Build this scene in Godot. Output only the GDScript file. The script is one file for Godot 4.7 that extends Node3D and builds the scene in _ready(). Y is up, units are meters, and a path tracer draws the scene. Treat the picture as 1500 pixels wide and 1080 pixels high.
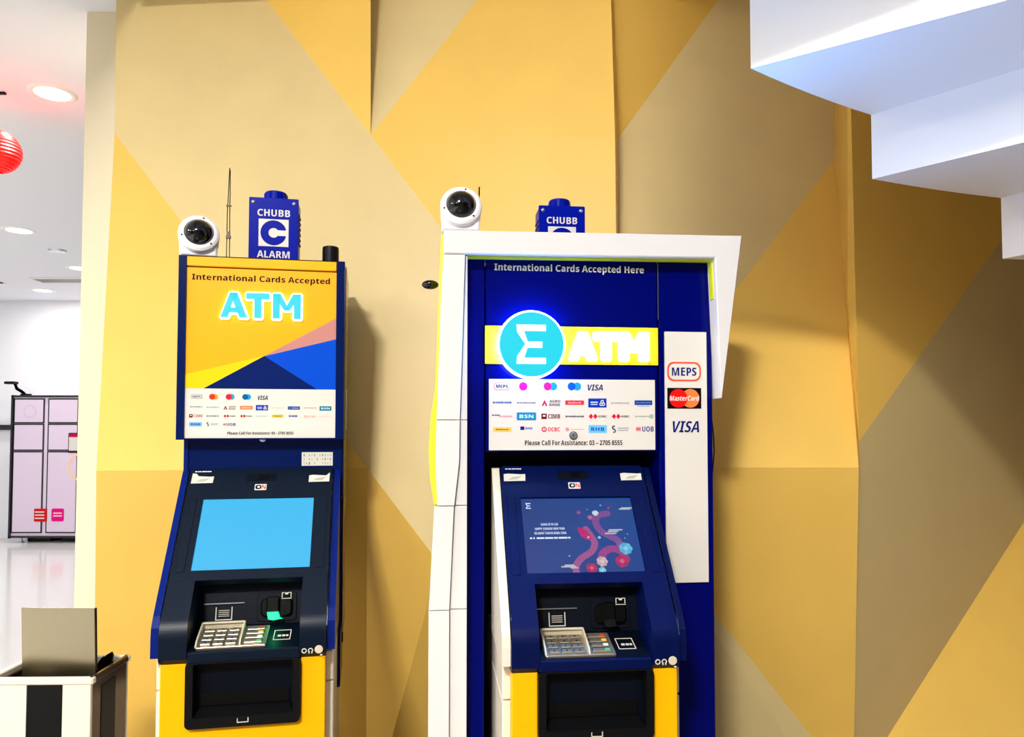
extends Node3D
# Two cash machines against a faceted gold wall beside a curved stair, in a bright hall.
# Units are metres, y up; the eye stands 1.5 m above the floor and looks along -z.

const EYE := 1.5
const FOCAL := 1100.0
const CENTRE_Y := 583.0
const PITCH := 2.2
const CEIL := 3.22
const CEIL_HIGH := 4.2

var mats := {}
var taken := {}
var font_bold: SystemFont
var font_plain: SystemFont
var text_cache := {}
var rng := RandomNumberGenerator.new()


# ---------------------------------------------------------------- geometry collector
class Layer:
	var v := PackedVector3Array()
	var n := PackedVector3Array()


class G:
	var parts := {}
	var xf := Transform3D()

	func layer(m) -> Layer:
		if not parts.has(m):
			parts[m] = Layer.new()
		return parts[m]

	func tri_n(m, a: Vector3, b: Vector3, c: Vector3, na: Vector3, nb: Vector3, nc: Vector3) -> void:
		var l := layer(m)
		l.v.append(xf * a); l.v.append(xf * c); l.v.append(xf * b)
		l.n.append((xf.basis * na).normalized()); l.n.append((xf.basis * nc).normalized()); l.n.append((xf.basis * nb).normalized())

	func tri(m, a: Vector3, b: Vector3, c: Vector3) -> void:
		var p := xf * a
		var q := xf * b
		var r := xf * c
		var n := (q - p).cross(r - p)
		if n.length() < 1e-14:
			return
		n = n.normalized()
		var l := layer(m)
		l.v.append(p); l.v.append(r); l.v.append(q)
		l.n.append(n); l.n.append(n); l.n.append(n)

	func quad(m, a: Vector3, b: Vector3, c: Vector3, d: Vector3) -> void:
		tri(m, a, b, c)
		tri(m, a, c, d)

	func fan(m, pts: Array, inside: Vector3) -> void:
		var n: Vector3 = (pts[1] - pts[0]).cross(pts[2] - pts[0])
		var p := pts.duplicate()
		if n.dot(pts[0] - inside) < 0:
			p.reverse()
		for i in range(1, p.size() - 1):
			tri(m, p[0], p[i], p[i + 1])

	func box(m, c: Vector3, s: Vector3, ch := 0.0) -> void:
		var h := s * 0.5
		if ch <= 0.0:
			for ax in 3:
				for sg in [-1.0, 1.0]:
					var u := (ax + 1) % 3
					var w := (ax + 2) % 3
					var pts := []
					for k in [[-1.0, -1.0], [1.0, -1.0], [1.0, 1.0], [-1.0, 1.0]]:
						var p := Vector3.ZERO
						p[ax] = sg * h[ax]; p[u] = k[0] * h[u]; p[w] = k[1] * h[w]
						pts.append(c + p)
					fan(m, pts, c)
			return
		var pt := func(sx: float, sy: float, sz: float, ax: int) -> Vector3:
			var p := Vector3(sx * (h.x - ch), sy * (h.y - ch), sz * (h.z - ch))
			p[ax] = [sx, sy, sz][ax] * h[ax]
			return c + p
		for ax in 3:
			for sg in [-1.0, 1.0]:
				var u := (ax + 1) % 3
				var w := (ax + 2) % 3
				var pts := []
				for k in [[-1.0, -1.0], [1.0, -1.0], [1.0, 1.0], [-1.0, 1.0]]:
					var q := [0.0, 0.0, 0.0]
					q[ax] = sg; q[u] = k[0]; q[w] = k[1]
					pts.append(pt.call(q[0], q[1], q[2], ax))
				fan(m, pts, c)
			for a in [-1.0, 1.0]:
				for b in [-1.0, 1.0]:
					var u2 := (ax + 1) % 3
					var w2 := (ax + 2) % 3
					var lo := [0.0, 0.0, 0.0]
					var hi := [0.0, 0.0, 0.0]
					lo[ax] = -1.0; hi[ax] = 1.0
					lo[u2] = a; hi[u2] = a; lo[w2] = b; hi[w2] = b
					fan(m, [pt.call(lo[0], lo[1], lo[2], u2), pt.call(hi[0], hi[1], hi[2], u2), pt.call(hi[0], hi[1], hi[2], w2), pt.call(lo[0], lo[1], lo[2], w2)], c)
		for sx in [-1.0, 1.0]:
			for sy in [-1.0, 1.0]:
				for sz in [-1.0, 1.0]:
					fan(m, [pt.call(sx, sy, sz, 0), pt.call(sx, sy, sz, 1), pt.call(sx, sy, sz, 2)], c)

	# polygon in the x-y plane, extruded from z0 (back) to z1 (front); bev chamfers the front edge
	func ext(m, poly: PackedVector2Array, z0: float, z1: float, bev := 0.0) -> void:
		var p := poly.duplicate()
		if Geometry2D.is_polygon_clockwise(p):
			p.reverse()
		var n := p.size()
		var f := p
		if bev > 0.0:
			f = PackedVector2Array()
			for i in n:
				var a := p[(i + n - 1) % n]
				var b := p[i]
				var c := p[(i + 1) % n]
				var d1 := (b - a).normalized()
				var d2 := (c - b).normalized()
				var n1 := Vector2(-d1.y, d1.x)
				var n2 := Vector2(-d2.y, d2.x)
				f.append(b + (n1 + n2) / maxf(0.3, 1.0 + n1.dot(n2)) * bev)
		var idx := Geometry2D.triangulate_polygon(p)
		for i in range(0, idx.size(), 3):
			var a := idx[i]
			var b := idx[i + 1]
			var c := idx[i + 2]
			if (p[b] - p[a]).cross(p[c] - p[a]) < 0:
				var t := b
				b = c
				c = t
			tri(m, Vector3(f[a].x, f[a].y, z1), Vector3(f[b].x, f[b].y, z1), Vector3(f[c].x, f[c].y, z1))
			tri(m, Vector3(p[a].x, p[a].y, z0), Vector3(p[c].x, p[c].y, z0), Vector3(p[b].x, p[b].y, z0))
		for i in n:
			var j := (i + 1) % n
			quad(m, Vector3(p[i].x, p[i].y, z0), Vector3(p[j].x, p[j].y, z0), Vector3(p[j].x, p[j].y, z1 - bev), Vector3(p[i].x, p[i].y, z1 - bev))
			if bev > 0.0:
				quad(m, Vector3(p[i].x, p[i].y, z1 - bev), Vector3(p[j].x, p[j].y, z1 - bev), Vector3(f[j].x, f[j].y, z1), Vector3(f[i].x, f[i].y, z1))

	# profile of (radius, height) turned round y
	func lathe(m, prof: Array, seg := 32, smooth := true) -> void:
		for i in prof.size() - 1:
			var a: Vector2 = prof[i]
			var b: Vector2 = prof[i + 1]
			var d := (b - a).normalized()
			var nr := Vector2(d.y, -d.x)
			for k in seg:
				var t0 := TAU * k / seg
				var t1 := TAU * (k + 1) / seg
				var c0 := Vector3(cos(t0), 0, -sin(t0))
				var c1 := Vector3(cos(t1), 0, -sin(t1))
				var p := c0 * a.x + Vector3.UP * a.y
				var q := c1 * a.x + Vector3.UP * a.y
				var r := c1 * b.x + Vector3.UP * b.y
				var s := c0 * b.x + Vector3.UP * b.y
				var n0 := c0 * nr.x + Vector3.UP * nr.y
				var n1 := c1 * nr.x + Vector3.UP * nr.y
				if smooth:
					if a.x > 1e-6:
						tri_n(m, p, q, r, n0, n1, n1)
					if b.x > 1e-6:
						tri_n(m, p, r, s, n0, n1, n0)
				else:
					quad(m, p, q, r, s)

	func ball(m, c: Vector3, r: Vector3, from := -90.0, to := 90.0, seg := 28, rings := 14) -> void:
		for i in rings:
			var e0 := deg_to_rad(lerpf(from, to, float(i) / rings))
			var e1 := deg_to_rad(lerpf(from, to, float(i + 1) / rings))
			for k in seg:
				var t0 := TAU * k / seg
				var t1 := TAU * (k + 1) / seg
				var d := []
				for q in [[e0, t0], [e0, t1], [e1, t1], [e1, t0]]:
					d.append(Vector3(cos(q[0]) * cos(q[1]), sin(q[0]), -cos(q[0]) * sin(q[1])))
				tri_n(m, c + d[0] * r, c + d[1] * r, c + d[2] * r, d[0], d[1], d[2])
				tri_n(m, c + d[0] * r, c + d[2] * r, c + d[3] * r, d[0], d[2], d[3])

	func tube(m, pts: Array, r: float, seg := 8) -> void:
		var rings := []
		for i in pts.size():
			var d: Vector3 = (pts[mini(i + 1, pts.size() - 1)] - pts[maxi(i - 1, 0)]).normalized()
			var s := d.cross(Vector3.UP if absf(d.y) < 0.9 else Vector3.RIGHT).normalized()
			var t := s.cross(d)
			var ring := []
			for k in seg:
				ring.append(s * cos(TAU * k / seg) + t * sin(TAU * k / seg))
			rings.append(ring)
		for i in pts.size() - 1:
			for k in seg:
				var k2 := (k + 1) % seg
				var a: Vector3 = rings[i][k]
				var b: Vector3 = rings[i][k2]
				var c: Vector3 = rings[i + 1][k2]
				var d: Vector3 = rings[i + 1][k]
				tri_n(m, pts[i] + a * r, pts[i] + b * r, pts[i + 1] + c * r, a, b, c)
				tri_n(m, pts[i] + a * r, pts[i + 1] + c * r, pts[i + 1] + d * r, a, c, d)

	func commit(look: Dictionary) -> ArrayMesh:
		var am := ArrayMesh.new()
		for m in parts:
			var l: Layer = parts[m]
			if l.v.is_empty():
				continue
			var arr := []
			arr.resize(Mesh.ARRAY_MAX)
			arr[Mesh.ARRAY_VERTEX] = l.v
			arr[Mesh.ARRAY_NORMAL] = l.n
			am.add_surface_from_arrays(Mesh.PRIMITIVE_TRIANGLES, arr)
			am.surface_set_material(am.get_surface_count() - 1, look[m])
		return am


# ---------------------------------------------------------------- small helpers
func px(x: float, y: float, depth: float) -> Vector3:
	var p := deg_to_rad(PITCH)
	var v := (CENTRE_Y - y) / FOCAL
	var d := Vector3((x - 750.0) / FOCAL, v * cos(p) + sin(p), cos(p) - v * sin(p))
	d *= depth / d.z
	return Vector3(d.x, EYE + d.y, -d.z)


func px_on(x: float, y: float, pl: Plane) -> Vector3:
	var a := Vector3(0, EYE, 0)
	return pl.intersects_ray(a, px(x, y, 1.0) - a)


func numbered(called: String) -> String:
	var k: int = taken.get(called, 0)
	taken[called] = k + 1
	return called if k == 0 else "%s_%03d" % [called, k]


func obj(called: String, g: G, parent: Node = self) -> MeshInstance3D:
	var o := MeshInstance3D.new()
	o.name = numbered(called) if parent == self else called
	o.mesh = g.commit(mats)
	o.cast_shadow = GeometryInstance3D.SHADOW_CASTING_SETTING_ON
	parent.add_child(o, true)
	return o


func thing(called: String, at: Vector3, turn := 0.0) -> Node3D:
	var o := Node3D.new()
	o.name = numbered(called)
	add_child(o)
	o.position = at
	o.rotation.y = deg_to_rad(turn)
	return o


func tag(o: Node, label: String, category: String, group := "") -> void:
	o.set_meta("label", label)
	o.set_meta("category", category)
	if group:
		o.set_meta("group", group)


func struct(o: Node) -> Node:
	o.set_meta("kind", "structure")
	return o


func mat(key: String, c: Color, rough := 0.5, metal := 0.0) -> StandardMaterial3D:
	var m := StandardMaterial3D.new()
	m.resource_name = key
	m.albedo_color = c
	m.roughness = rough
	m.metallic = metal
	mats[key] = m
	return m


func lamp_mat(key: String, c: Color, e: float) -> StandardMaterial3D:
	var m := mat(key, c.darkened(0.85), 0.4)
	m.emission_enabled = true
	m.emission = c
	m.emission_energy_multiplier = e
	return m


func ink(c: Color) -> String:
	var key := "ink_" + c.to_html(false)
	if not mats.has(key):
		mat(key, c, 0.45).metallic_specular = 0.2
	return key


func noise_tex(frequency: float, lo: float, hi: float, seed_n: int, octaves := 4, normal := false) -> NoiseTexture2D:
	var f := FastNoiseLite.new()
	f.seed = seed_n
	f.frequency = frequency
	f.fractal_octaves = octaves
	var t := NoiseTexture2D.new()
	t.width = 512
	t.height = 512
	t.seamless = true
	t.noise = f
	if normal:
		t.as_normal_map = true
		t.bump_strength = lo
	else:
		var g := Gradient.new()
		g.set_color(0, Color(lo, lo, lo))
		g.set_color(1, Color(hi, hi, hi))
		t.color_ramp = g
	return t


func area(called: String, parent: Node, at: Vector3, rot: Vector3, size: Vector2, energy: float, c: Color) -> void:
	var l := AreaLight3D.new()
	l.name = called
	parent.add_child(l, true)
	l.position = at
	l.rotation_degrees = rot
	l.area_size = size
	l.light_energy = energy
	l.light_color = c
	l.shadow_enabled = true
	l.set("area_range", 30.0)
	l.set("area_attenuation", 2.0)


func rrect(x0: float, y0: float, x1: float, y1: float, r: float, seg := 5) -> PackedVector2Array:
	var p := PackedVector2Array()
	for q in [[x1 - r, y1 - r, 0.0], [x0 + r, y1 - r, 90.0], [x0 + r, y0 + r, 180.0], [x1 - r, y0 + r, 270.0]]:
		for k in seg + 1:
			var a := deg_to_rad(q[2] + 90.0 * k / seg)
			p.append(Vector2(q[0] + r * cos(a), q[1] + r * sin(a)))
	return p


func rect(x0: float, y0: float, x1: float, y1: float) -> PackedVector2Array:
	return PackedVector2Array([Vector2(x0, y0), Vector2(x1, y0), Vector2(x1, y1), Vector2(x0, y1)])


func disc(cx: float, cy: float, rx: float, ry := -1.0, seg := 28) -> PackedVector2Array:
	var p := PackedVector2Array()
	for k in seg:
		p.append(Vector2(cx + rx * cos(TAU * k / seg), cy + (rx if ry < 0 else ry) * sin(TAU * k / seg)))
	return p


func arc_band(cx: float, cy: float, r0: float, r1: float, a0: float, a1: float, seg := 24) -> PackedVector2Array:
	var p := PackedVector2Array()
	for k in seg + 1:
		var a := deg_to_rad(lerpf(a0, a1, float(k) / seg))
		p.append(Vector2(cx + r1 * cos(a), cy + r1 * sin(a)))
	for k in seg + 1:
		var a := deg_to_rad(lerpf(a1, a0, float(k) / seg))
		p.append(Vector2(cx + r0 * cos(a), cy + r0 * sin(a)))
	return p


# a ring-shaped plate: two half plates round a rounded opening
func holed(g: G, m: String, x0: float, y0: float, x1: float, y1: float, hx0: float, hy0: float, hx1: float, hy1: float, r: float, z0: float, z1: float, ro := 0.0) -> void:
	var hole := rrect(hx0, hy0, hx1, hy1, r)
	var outer := rrect(x0, y0, x1, y1, ro) if ro > 0.0 else rect(x0, y0, x1, y1)
	var mid := (hx0 + hx1) * 0.5
	for side in [rect(x0 - 1, y0 - 1, mid, y1 + 1), rect(mid, y0 - 1, x1 + 1, y1 + 1)]:
		for half in Geometry2D.intersect_polygons(outer, side):
			for bit in Geometry2D.clip_polygons(half, hole):
				g.ext(m, bit, z0, z1)


# lettering fitted to a box of the given left, bottom, width and height
func text(g: G, m: String, s: String, x: float, y: float, w: float, h: float, z: float, bold := true, lean := 0.0, depth := 0.0006) -> void:
	var key := s + str(bold)
	if not text_cache.has(key):
		var t := TextMesh.new()
		t.font = font_bold if bold else font_plain
		t.font_size = 48
		t.pixel_size = 0.01
		t.depth = 0.05
		t.curve_step = 1.0
		t.text = s
		var a := t.get_mesh_arrays()
		var v: PackedVector3Array = a[Mesh.ARRAY_VERTEX]
		var i: PackedInt32Array = a[Mesh.ARRAY_INDEX]
		var lo := Vector3(1e9, 1e9, 1e9)
		var hi := -lo
		for p in v:
			lo = lo.min(p)
			hi = hi.max(p)
		text_cache[key] = [v, i, lo, hi]
	var c: Array = text_cache[key]
	var lo: Vector3 = c[2]
	var size: Vector3 = c[3] - lo
	var vs := PackedVector3Array()
	var w2 := w - lean * h
	for p: Vector3 in c[0]:
		var q := (p - lo) / size
		vs.append(Vector3(x + q.x * w2 + lean * q.y * h, y + q.y * h, z + q.z * depth))
	var ix: PackedInt32Array = c[1]
	for k in range(0, ix.size(), 3):
		g.tri(m, vs[ix[k]], vs[ix[k + 2]], vs[ix[k + 1]])


# block capitals for the lit sign: strokes as polygons on a 0..1 box, each letter 0.3 wide
func atm_strokes(x: float, y: float, w: float, h: float) -> Array:
	var raw := [
		[[0.0, 0.0], [0.115, 1.0], [0.205, 1.0], [0.21, 0.72], [0.155, 0.72], [0.09, 0.0]],
		[[0.115, 1.0], [0.205, 1.0], [0.33, 0.0], [0.235, 0.0], [0.13, 0.82]],
		[[0.085, 0.2], [0.245, 0.2], [0.215, 0.4], [0.105, 0.4]],
		[[0.315, 0.76], [0.315, 1.0], [0.605, 1.0], [0.605, 0.76]],
		[[0.415, 0.0], [0.415, 0.8], [0.505, 0.8], [0.505, 0.0]],
		[[0.645, 0.0], [0.645, 1.0], [0.735, 1.0], [0.735, 0.0]],
		[[0.91, 0.0], [0.91, 1.0], [1.0, 1.0], [1.0, 0.0]],
		[[0.645, 1.0], [0.745, 1.0], [0.855, 0.34], [0.785, 0.34]],
		[[0.9, 1.0], [1.0, 1.0], [0.86, 0.34], [0.79, 0.34]],
	]
	var out := []
	for r in raw:
		var p := PackedVector2Array()
		for q in r:
			p.append(Vector2(x + q[0] * w, y + q[1] * h))
		out.append(p)
	return out


func _ready() -> void:
	rng.seed = 7
	camera_and_light()
	materials()
	room()
	faceted_wall()
	staircase()
	hall_lamps()
	left_machine()
	right_machine()
	roof_devices()
	litter_bin()
	hall_things()


# ---------------------------------------------------------------- camera, air, lamps of the hall
func camera_and_light() -> void:
	var cam := Camera3D.new()
	cam.name = "camera"
	add_child(cam)
	cam.projection = Camera3D.PROJECTION_FRUSTUM
	cam.near = 0.05
	cam.far = 60.0
	cam.size = 0.05 * 1080.0 / FOCAL
	cam.frustum_offset = Vector2(0, 0.05 * (CENTRE_Y - 540.0) / FOCAL)
	cam.position = Vector3(0, EYE, 0)
	cam.rotation_degrees = Vector3(PITCH, 0, 0)
	cam.current = true
	var we := WorldEnvironment.new()
	we.name = "world"
	var e := Environment.new()
	e.background_mode = Environment.BG_COLOR
	e.background_color = Color(0.6, 0.62, 0.65)
	e.tonemap_mode = Environment.TONE_MAPPER_LINEAR
	e.tonemap_exposure = 1.55
	e.sdfgi_enabled = true
	e.ssao_enabled = true
	e.ssil_enabled = true
	we.environment = e
	add_child(we)


func hall_lamps() -> void:
	# square ceiling panels of the hall, behind and to the left of the viewer
	var spots := [[-4.8, -0.7, 9.0], [-2.6, 2.2, 5.0], [-4.8, 1.2, 7.0], [-1.0, 2.2, 31.0], [-7.0, -4.8, 5.5]]
	for s in spots:
		var at := Vector3(s[0], CEIL if s[0] < -1.7 else CEIL_HIGH, s[1])
		var t := thing("ceiling_panel_light", at)
		tag(t, "square white flush panel light in the hall ceiling", "ceiling light", "square ceiling panels")
		var g := G.new()
		g.box("white_paint", Vector3(0, -0.012, 0), Vector3(0.66, 0.024, 0.66), 0.004)
		obj("frame", g, t)
		g = G.new()
		g.box("panel_glow", Vector3(0, -0.027, 0), Vector3(0.6, 0.006, 0.6))
		obj("diffuser", g, t)
		area("panel_light", t, Vector3(0, -0.04, 0), Vector3(-90, 0, 0), Vector2(0.6, 0.6), s[2], Color(1.0, 0.985, 0.96))


func materials() -> void:
	font_bold = SystemFont.new()
	font_bold.font_names = PackedStringArray(["Droid Sans"])
	font_bold.font_weight = 700
	font_plain = SystemFont.new()
	font_plain.font_names = PackedStringArray(["Droid Sans"])
	var mottled := noise_tex(0.006, 0.97, 1.0, 3)
	var bumpy := noise_tex(0.05, 1.2, 0.0, 5, 3, true)
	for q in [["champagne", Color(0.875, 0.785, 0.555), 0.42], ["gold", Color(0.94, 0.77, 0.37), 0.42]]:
		var m := mat(q[0], q[1], q[2])
		m.metallic_specular = 0.35
		m.albedo_texture = mottled
		m.uv1_triplanar = true
		m.uv1_world_triplanar = true
		m.uv1_scale = Vector3(0.9, 0.9, 0.9)
		m.normal_enabled = true
		m.normal_texture = bumpy
		m.normal_scale = 0.05
	mat("white_paint", Color(0.97, 0.955, 0.93), 0.6)
	mat("cream_paint", Color(0.92, 0.87, 0.74), 0.6)
	mat("hall_white", Color(0.93, 0.935, 0.96), 0.7)
	mat("hall_taupe", Color(0.55, 0.51, 0.45), 0.7)  # rear wall out of view, toned down to weaken bounced light
	mat("hall_bounce_dark", Color(0.30, 0.20, 0.11), 0.5)  # dark tone invented for the unseen right wall, to lower bounced light
	mat("floor_gloss", Color(0.88, 0.88, 0.87), 0.12)
	mat("floor_bounce_dark", Color(0.42, 0.38, 0.33), 0.25)  # unseen near floor; dark tone added to cut light bouncing upwards
	mat("plinth_grey", Color(0.45, 0.44, 0.42), 0.5)
	mat("bin_bag", Color(0.03, 0.03, 0.032), 0.4).metallic_specular = 0.3
	mat("navy_gloss", Color(0.0, 0.08, 0.30), 0.22).metallic_specular = 0.25
	mat("royal_gloss", Color(0.0, 0.02, 0.36), 0.18).metallic_specular = 0.22
	mat("fascia", Color(0.01, 0.065, 0.135), 0.38).metallic_specular = 0.3
	mat("fascia_sign_glow", Color(0.0, 0.045, 0.24), 0.36).metallic_specular = 0.25  # navy fascia coloured brighter for the glow of the sign above
	mat("fascia_deep", Color(0.012, 0.032, 0.08), 0.4).metallic_specular = 0.25
	mat("wing_blue", Color(0.0, 0.10, 0.42), 0.25).metallic_specular = 0.3
	mat("black_plastic", Color(0.015, 0.017, 0.02), 0.3).metallic_specular = 0.3
	mat("black_satin", Color(0.022, 0.026, 0.034), 0.45).metallic_specular = 0.3
	mat("machine_white", Color(0.88, 0.85, 0.78), 0.35).metallic_specular = 0.35
	mat("machine_yellow", Color(0.95, 0.69, 0.0), 0.35).metallic_specular = 0.3
	mat("poster_gold", Color(0.96, 0.67, 0.06), 0.35).metallic_specular = 0.3
	mat("poster_yellow", Color(0.96, 0.78, 0.0), 0.35).metallic_specular = 0.3
	mat("poster_pink", Color(0.76, 0.51, 0.48), 0.35).metallic_specular = 0.3
	mat("poster_blue", Color(0.0, 0.28, 0.78), 0.35).metallic_specular = 0.2
	mat("poster_navy", Color(0.0, 0.10, 0.36), 0.35).metallic_specular = 0.2
	mat("poster_white", Color(0.86, 0.84, 0.80), 0.4).metallic_specular = 0.3
	mat("sign_yellow", Color(0.95, 0.82, 0.12), 0.4)
	mat("frame_white", Color(0.86, 0.85, 0.84), 0.3).metallic_specular = 0.35
	mat("frame_yellow", Color(0.86, 0.88, 0.16), 0.4)
	mat("silver", Color(0.75, 0.76, 0.78), 0.28, 0.9)
	mat("steel", Color(0.62, 0.58, 0.48), 0.3, 1.0)
	mat("bronze", Color(0.36, 0.29, 0.20), 0.25, 0.8)
	mat("key_metal", Color(0.72, 0.68, 0.60), 0.3, 0.8)
	mat("shield_cream", Color(0.80, 0.76, 0.65), 0.45)
	mat("alarm_blue", Color(0.0, 0.07, 0.58), 0.3).metallic_specular = 0.16
	mat("camera_white", Color(0.93, 0.92, 0.93), 0.35)
	mat("lens_black", Color(0.01, 0.01, 0.015), 0.05)
	mat("side_gold_reflection", Color(0.74, 0.61, 0.40), 0.25)  # tan paints in the gold wall mirrored by the glossy side
	mat("tape", Color(0.84, 0.83, 0.78), 0.3)
	mat("locker_lilac", Color(0.86, 0.79, 0.88), 0.4)
	mat("locker_black", Color(0.06, 0.04, 0.09), 0.4)
	mat("antenna", Color(0.28, 0.24, 0.18), 0.4, 0.6)
	mat("dome_glass", Color(0.012, 0.012, 0.02), 0.04)
	lamp_mat("panel_glow", Color(1.0, 0.99, 0.97), 1.4)
	lamp_mat("screen_cyan", Color(0.22, 0.76, 0.98), 0.58)
	lamp_mat("letter_cyan", Color(0.0, 0.88, 0.97), 0.6)
	lamp_mat("halo_pink", Color(1.0, 0.90, 0.93), 2.2)
	lamp_mat("halo_white", Color(0.85, 0.97, 1.0), 5.0)
	lamp_mat("halo_blue", Color(0.25, 0.55, 1.0), 30.0)
	lamp_mat("letter_white", Color(0.96, 0.98, 0.97), 0.9)
	lamp_mat("slot_green", Color(0.05, 0.85, 0.55), 1.2)
	var red := lamp_mat("lantern_red", Color(0.95, 0.08, 0.06), 0.5)
	red.albedo_color = Color(0.9, 0.06, 0.05)


# ---------------------------------------------------------------- the hall
func slab(called: String, m: String, a: Vector3, b: Vector3) -> MeshInstance3D:
	var g := G.new()
	g.box(m, (a + b) * 0.5, (b - a).abs())
	var o := obj(called, g)
	struct(o)
	return o


func room() -> void:
	slab("floor", "floor_gloss", Vector3(-9.2, -0.2, -10.4), Vector3(-2.3, 0, 6.4))
	slab("floor", "floor_bounce_dark", Vector3(-2.3, -0.2, -10.4), Vector3(5.2, 0, 6.4))
	slab("ceiling", "hall_white", Vector3(-9.2, CEIL, -10.4), Vector3(-1.5, CEIL + 0.2, 6.4))
	slab("ceiling", "hall_white", Vector3(-1.7, CEIL_HIGH, -10.4), Vector3(5.2, CEIL_HIGH + 0.2, 6.4))
	slab("trim_2", "hall_white", Vector3(-1.7, CEIL + 0.2, -10.4), Vector3(-1.5, CEIL_HIGH, 6.4))
	slab("trim_3", "cream_paint", Vector3(-1.46, 3.25, -3.73), Vector3(3.7, CEIL_HIGH, -2.62))
	slab("wall_far", "hall_white", Vector3(-9.2, 0, -10.4), Vector3(5.2, CEIL_HIGH, -10.2))
	slab("wall_left", "hall_white", Vector3(-9.2, 0, -10.2), Vector3(-9.0, CEIL, 6.2))
	slab("wall_right", "hall_bounce_dark", Vector3(3.7, 0, -10.2), Vector3(3.9, CEIL_HIGH, 6.2))
	slab("wall_rear", "hall_taupe", Vector3(-9.2, 0, 6.2), Vector3(5.2, CEIL_HIGH, 6.4))
	# the end of the gold wall: a cream jamb
	slab("trim_1", "cream_paint", Vector3(-1.762, 0, -3.72), Vector3(-1.46, CEIL, -3.05))


func faceted_wall() -> void:
	var root := Node3D.new()
	root.name = "wall_back"
	add_child(root)
	struct(root)
	var g := G.new()
	g.box("champagne", Vector3(1.11, 1.62, -3.72), Vector3(5.16, 3.24, 0.10))
	obj("backing", g, root)
	# bay one: the broad diagonal champagne strip and the gold folds beside it
	var e0 := px(168, 195, 2.87)
	var e1 := px(538, 686, 2.60)
	var c := px(543, 198, 2.80)
	var strip := Plane(e0, e1, c)
	var a := px_on(171, -70, strip)
	var b := px_on(337, -70, strip)
	var d := px_on(900, 669, strip)
	var g2 := px_on(643, 825, strip)
	var d2 := px_on(900, 825, strip)
	facet(root, "champagne", [a, b, c, d, d2, g2, e1, e0])
	var f2 := px(543, -70, 2.70)
	facet(root, "gold", [b, f2, c])
	var left_low := px(141, 690, 2.56)
	var left_foot := px(136, 1222, 2.96)
	facet(root, "gold", [e0, e1, left_low])
	var ridge_foot := px(536, 1222, 3.02)
	var fold := px_on(310, 962, Plane(left_low, e1, left_foot))
	facet(root, "gold", [left_low, e1, fold, left_foot])
	facet(root, "gold", [e1, ridge_foot, left_foot, fold])
	facet(root, "gold", [e1, g2, ridge_foot])
	facet(root, "gold", [g2, d2, px(900, 1222, 3.02), ridge_foot])
	# bay two
	var f3 := px(543, -70, 2.86)
	var f4 := px(755, -70, 2.80)
	var r2m := px(901, 202, 2.65)
	var r2t := px_on(893, -70, Plane(c, f4, r2m))
	var r2b := px_on(906, 669, Plane(c, r2m, d))
	facet(root, "champagne", [f3, f4, c])
	facet(root, "gold", [f4, r2t, r2m, c])
	facet(root, "gold", [c, r2m, r2b, d])
	facet(root, "champagne", [f2, f3, c])
	# bay three
	var t3 := px(897, -70, 2.80)
	var m3 := px(905, 204, 2.84)
	var k3 := px(1102, -70, 2.92)
	var s3 := px(1222, 235, 2.88)
	var l3 := px(880, 685, 2.58)
	var p3 := Plane(m3, s3, l3)
	var k3b := px_on(1218, -70, p3)
	k3 = px_on(1102, -70, p3)
	facet(root, "gold", [t3, k3, m3])
	facet(root, "champagne", [m3, k3, k3b, s3, l3])
	var n3 := px(1258, 685, 2.50)
	facet(root, "gold", [s3, n3, l3])
	var o3 := px(1250, 1158, 2.855)
	facet(root, "gold", [l3, n3, o3])
	var q3 := px(1249, 1222, 2.89)
	var v3 := px(880, 1222, 3.0)
	facet(root, "champagne", [l3, o3, q3, v3])
	facet(root, "gold", [r2t, t3, m3, r2m])
	facet(root, "gold", [r2m, m3, l3, r2b])
	# bay four, beneath the stair
	var x4 := px(1241, 235, 2.46)
	var t4 := px(1241, -70, 2.40)
	var mid4 := px(1241.5, 450, 2.54)
	var b4 := px(1258.5, 647, 2.525)
	var w4 := px(1765, -70, 3.62)
	var low4 := px(1250, 1158, 2.86)
	var p4 := Plane(b4, w4, low4)
	var y4 := px_on(2050, -102, p4)
	var z4 := px_on(1215, 1222, p4)
	var z4b := px_on(1249, 1222, p4)
	var h4 := px_on(1281, 1110, p4)
	var edge4 := px_on(1249.5, 1158, p4)
	facet(root, "gold", [t4, w4, b4, mid4])
	facet(root, "champagne", [b4, w4, y4, h4, edge4])
	var corner4 := px(2050, 1222, 2.85)
	var foot4 := px_on(1249, 1222, Plane(h4, y4, corner4))
	facet(root, "gold", [h4, y4, corner4, foot4])
	facet(root, "gold", [h4, foot4, edge4])
	facet(root, "gold", [k3b, t4, mid4, s3])
	facet(root, "gold", [s3, mid4, b4, n3])


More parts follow.
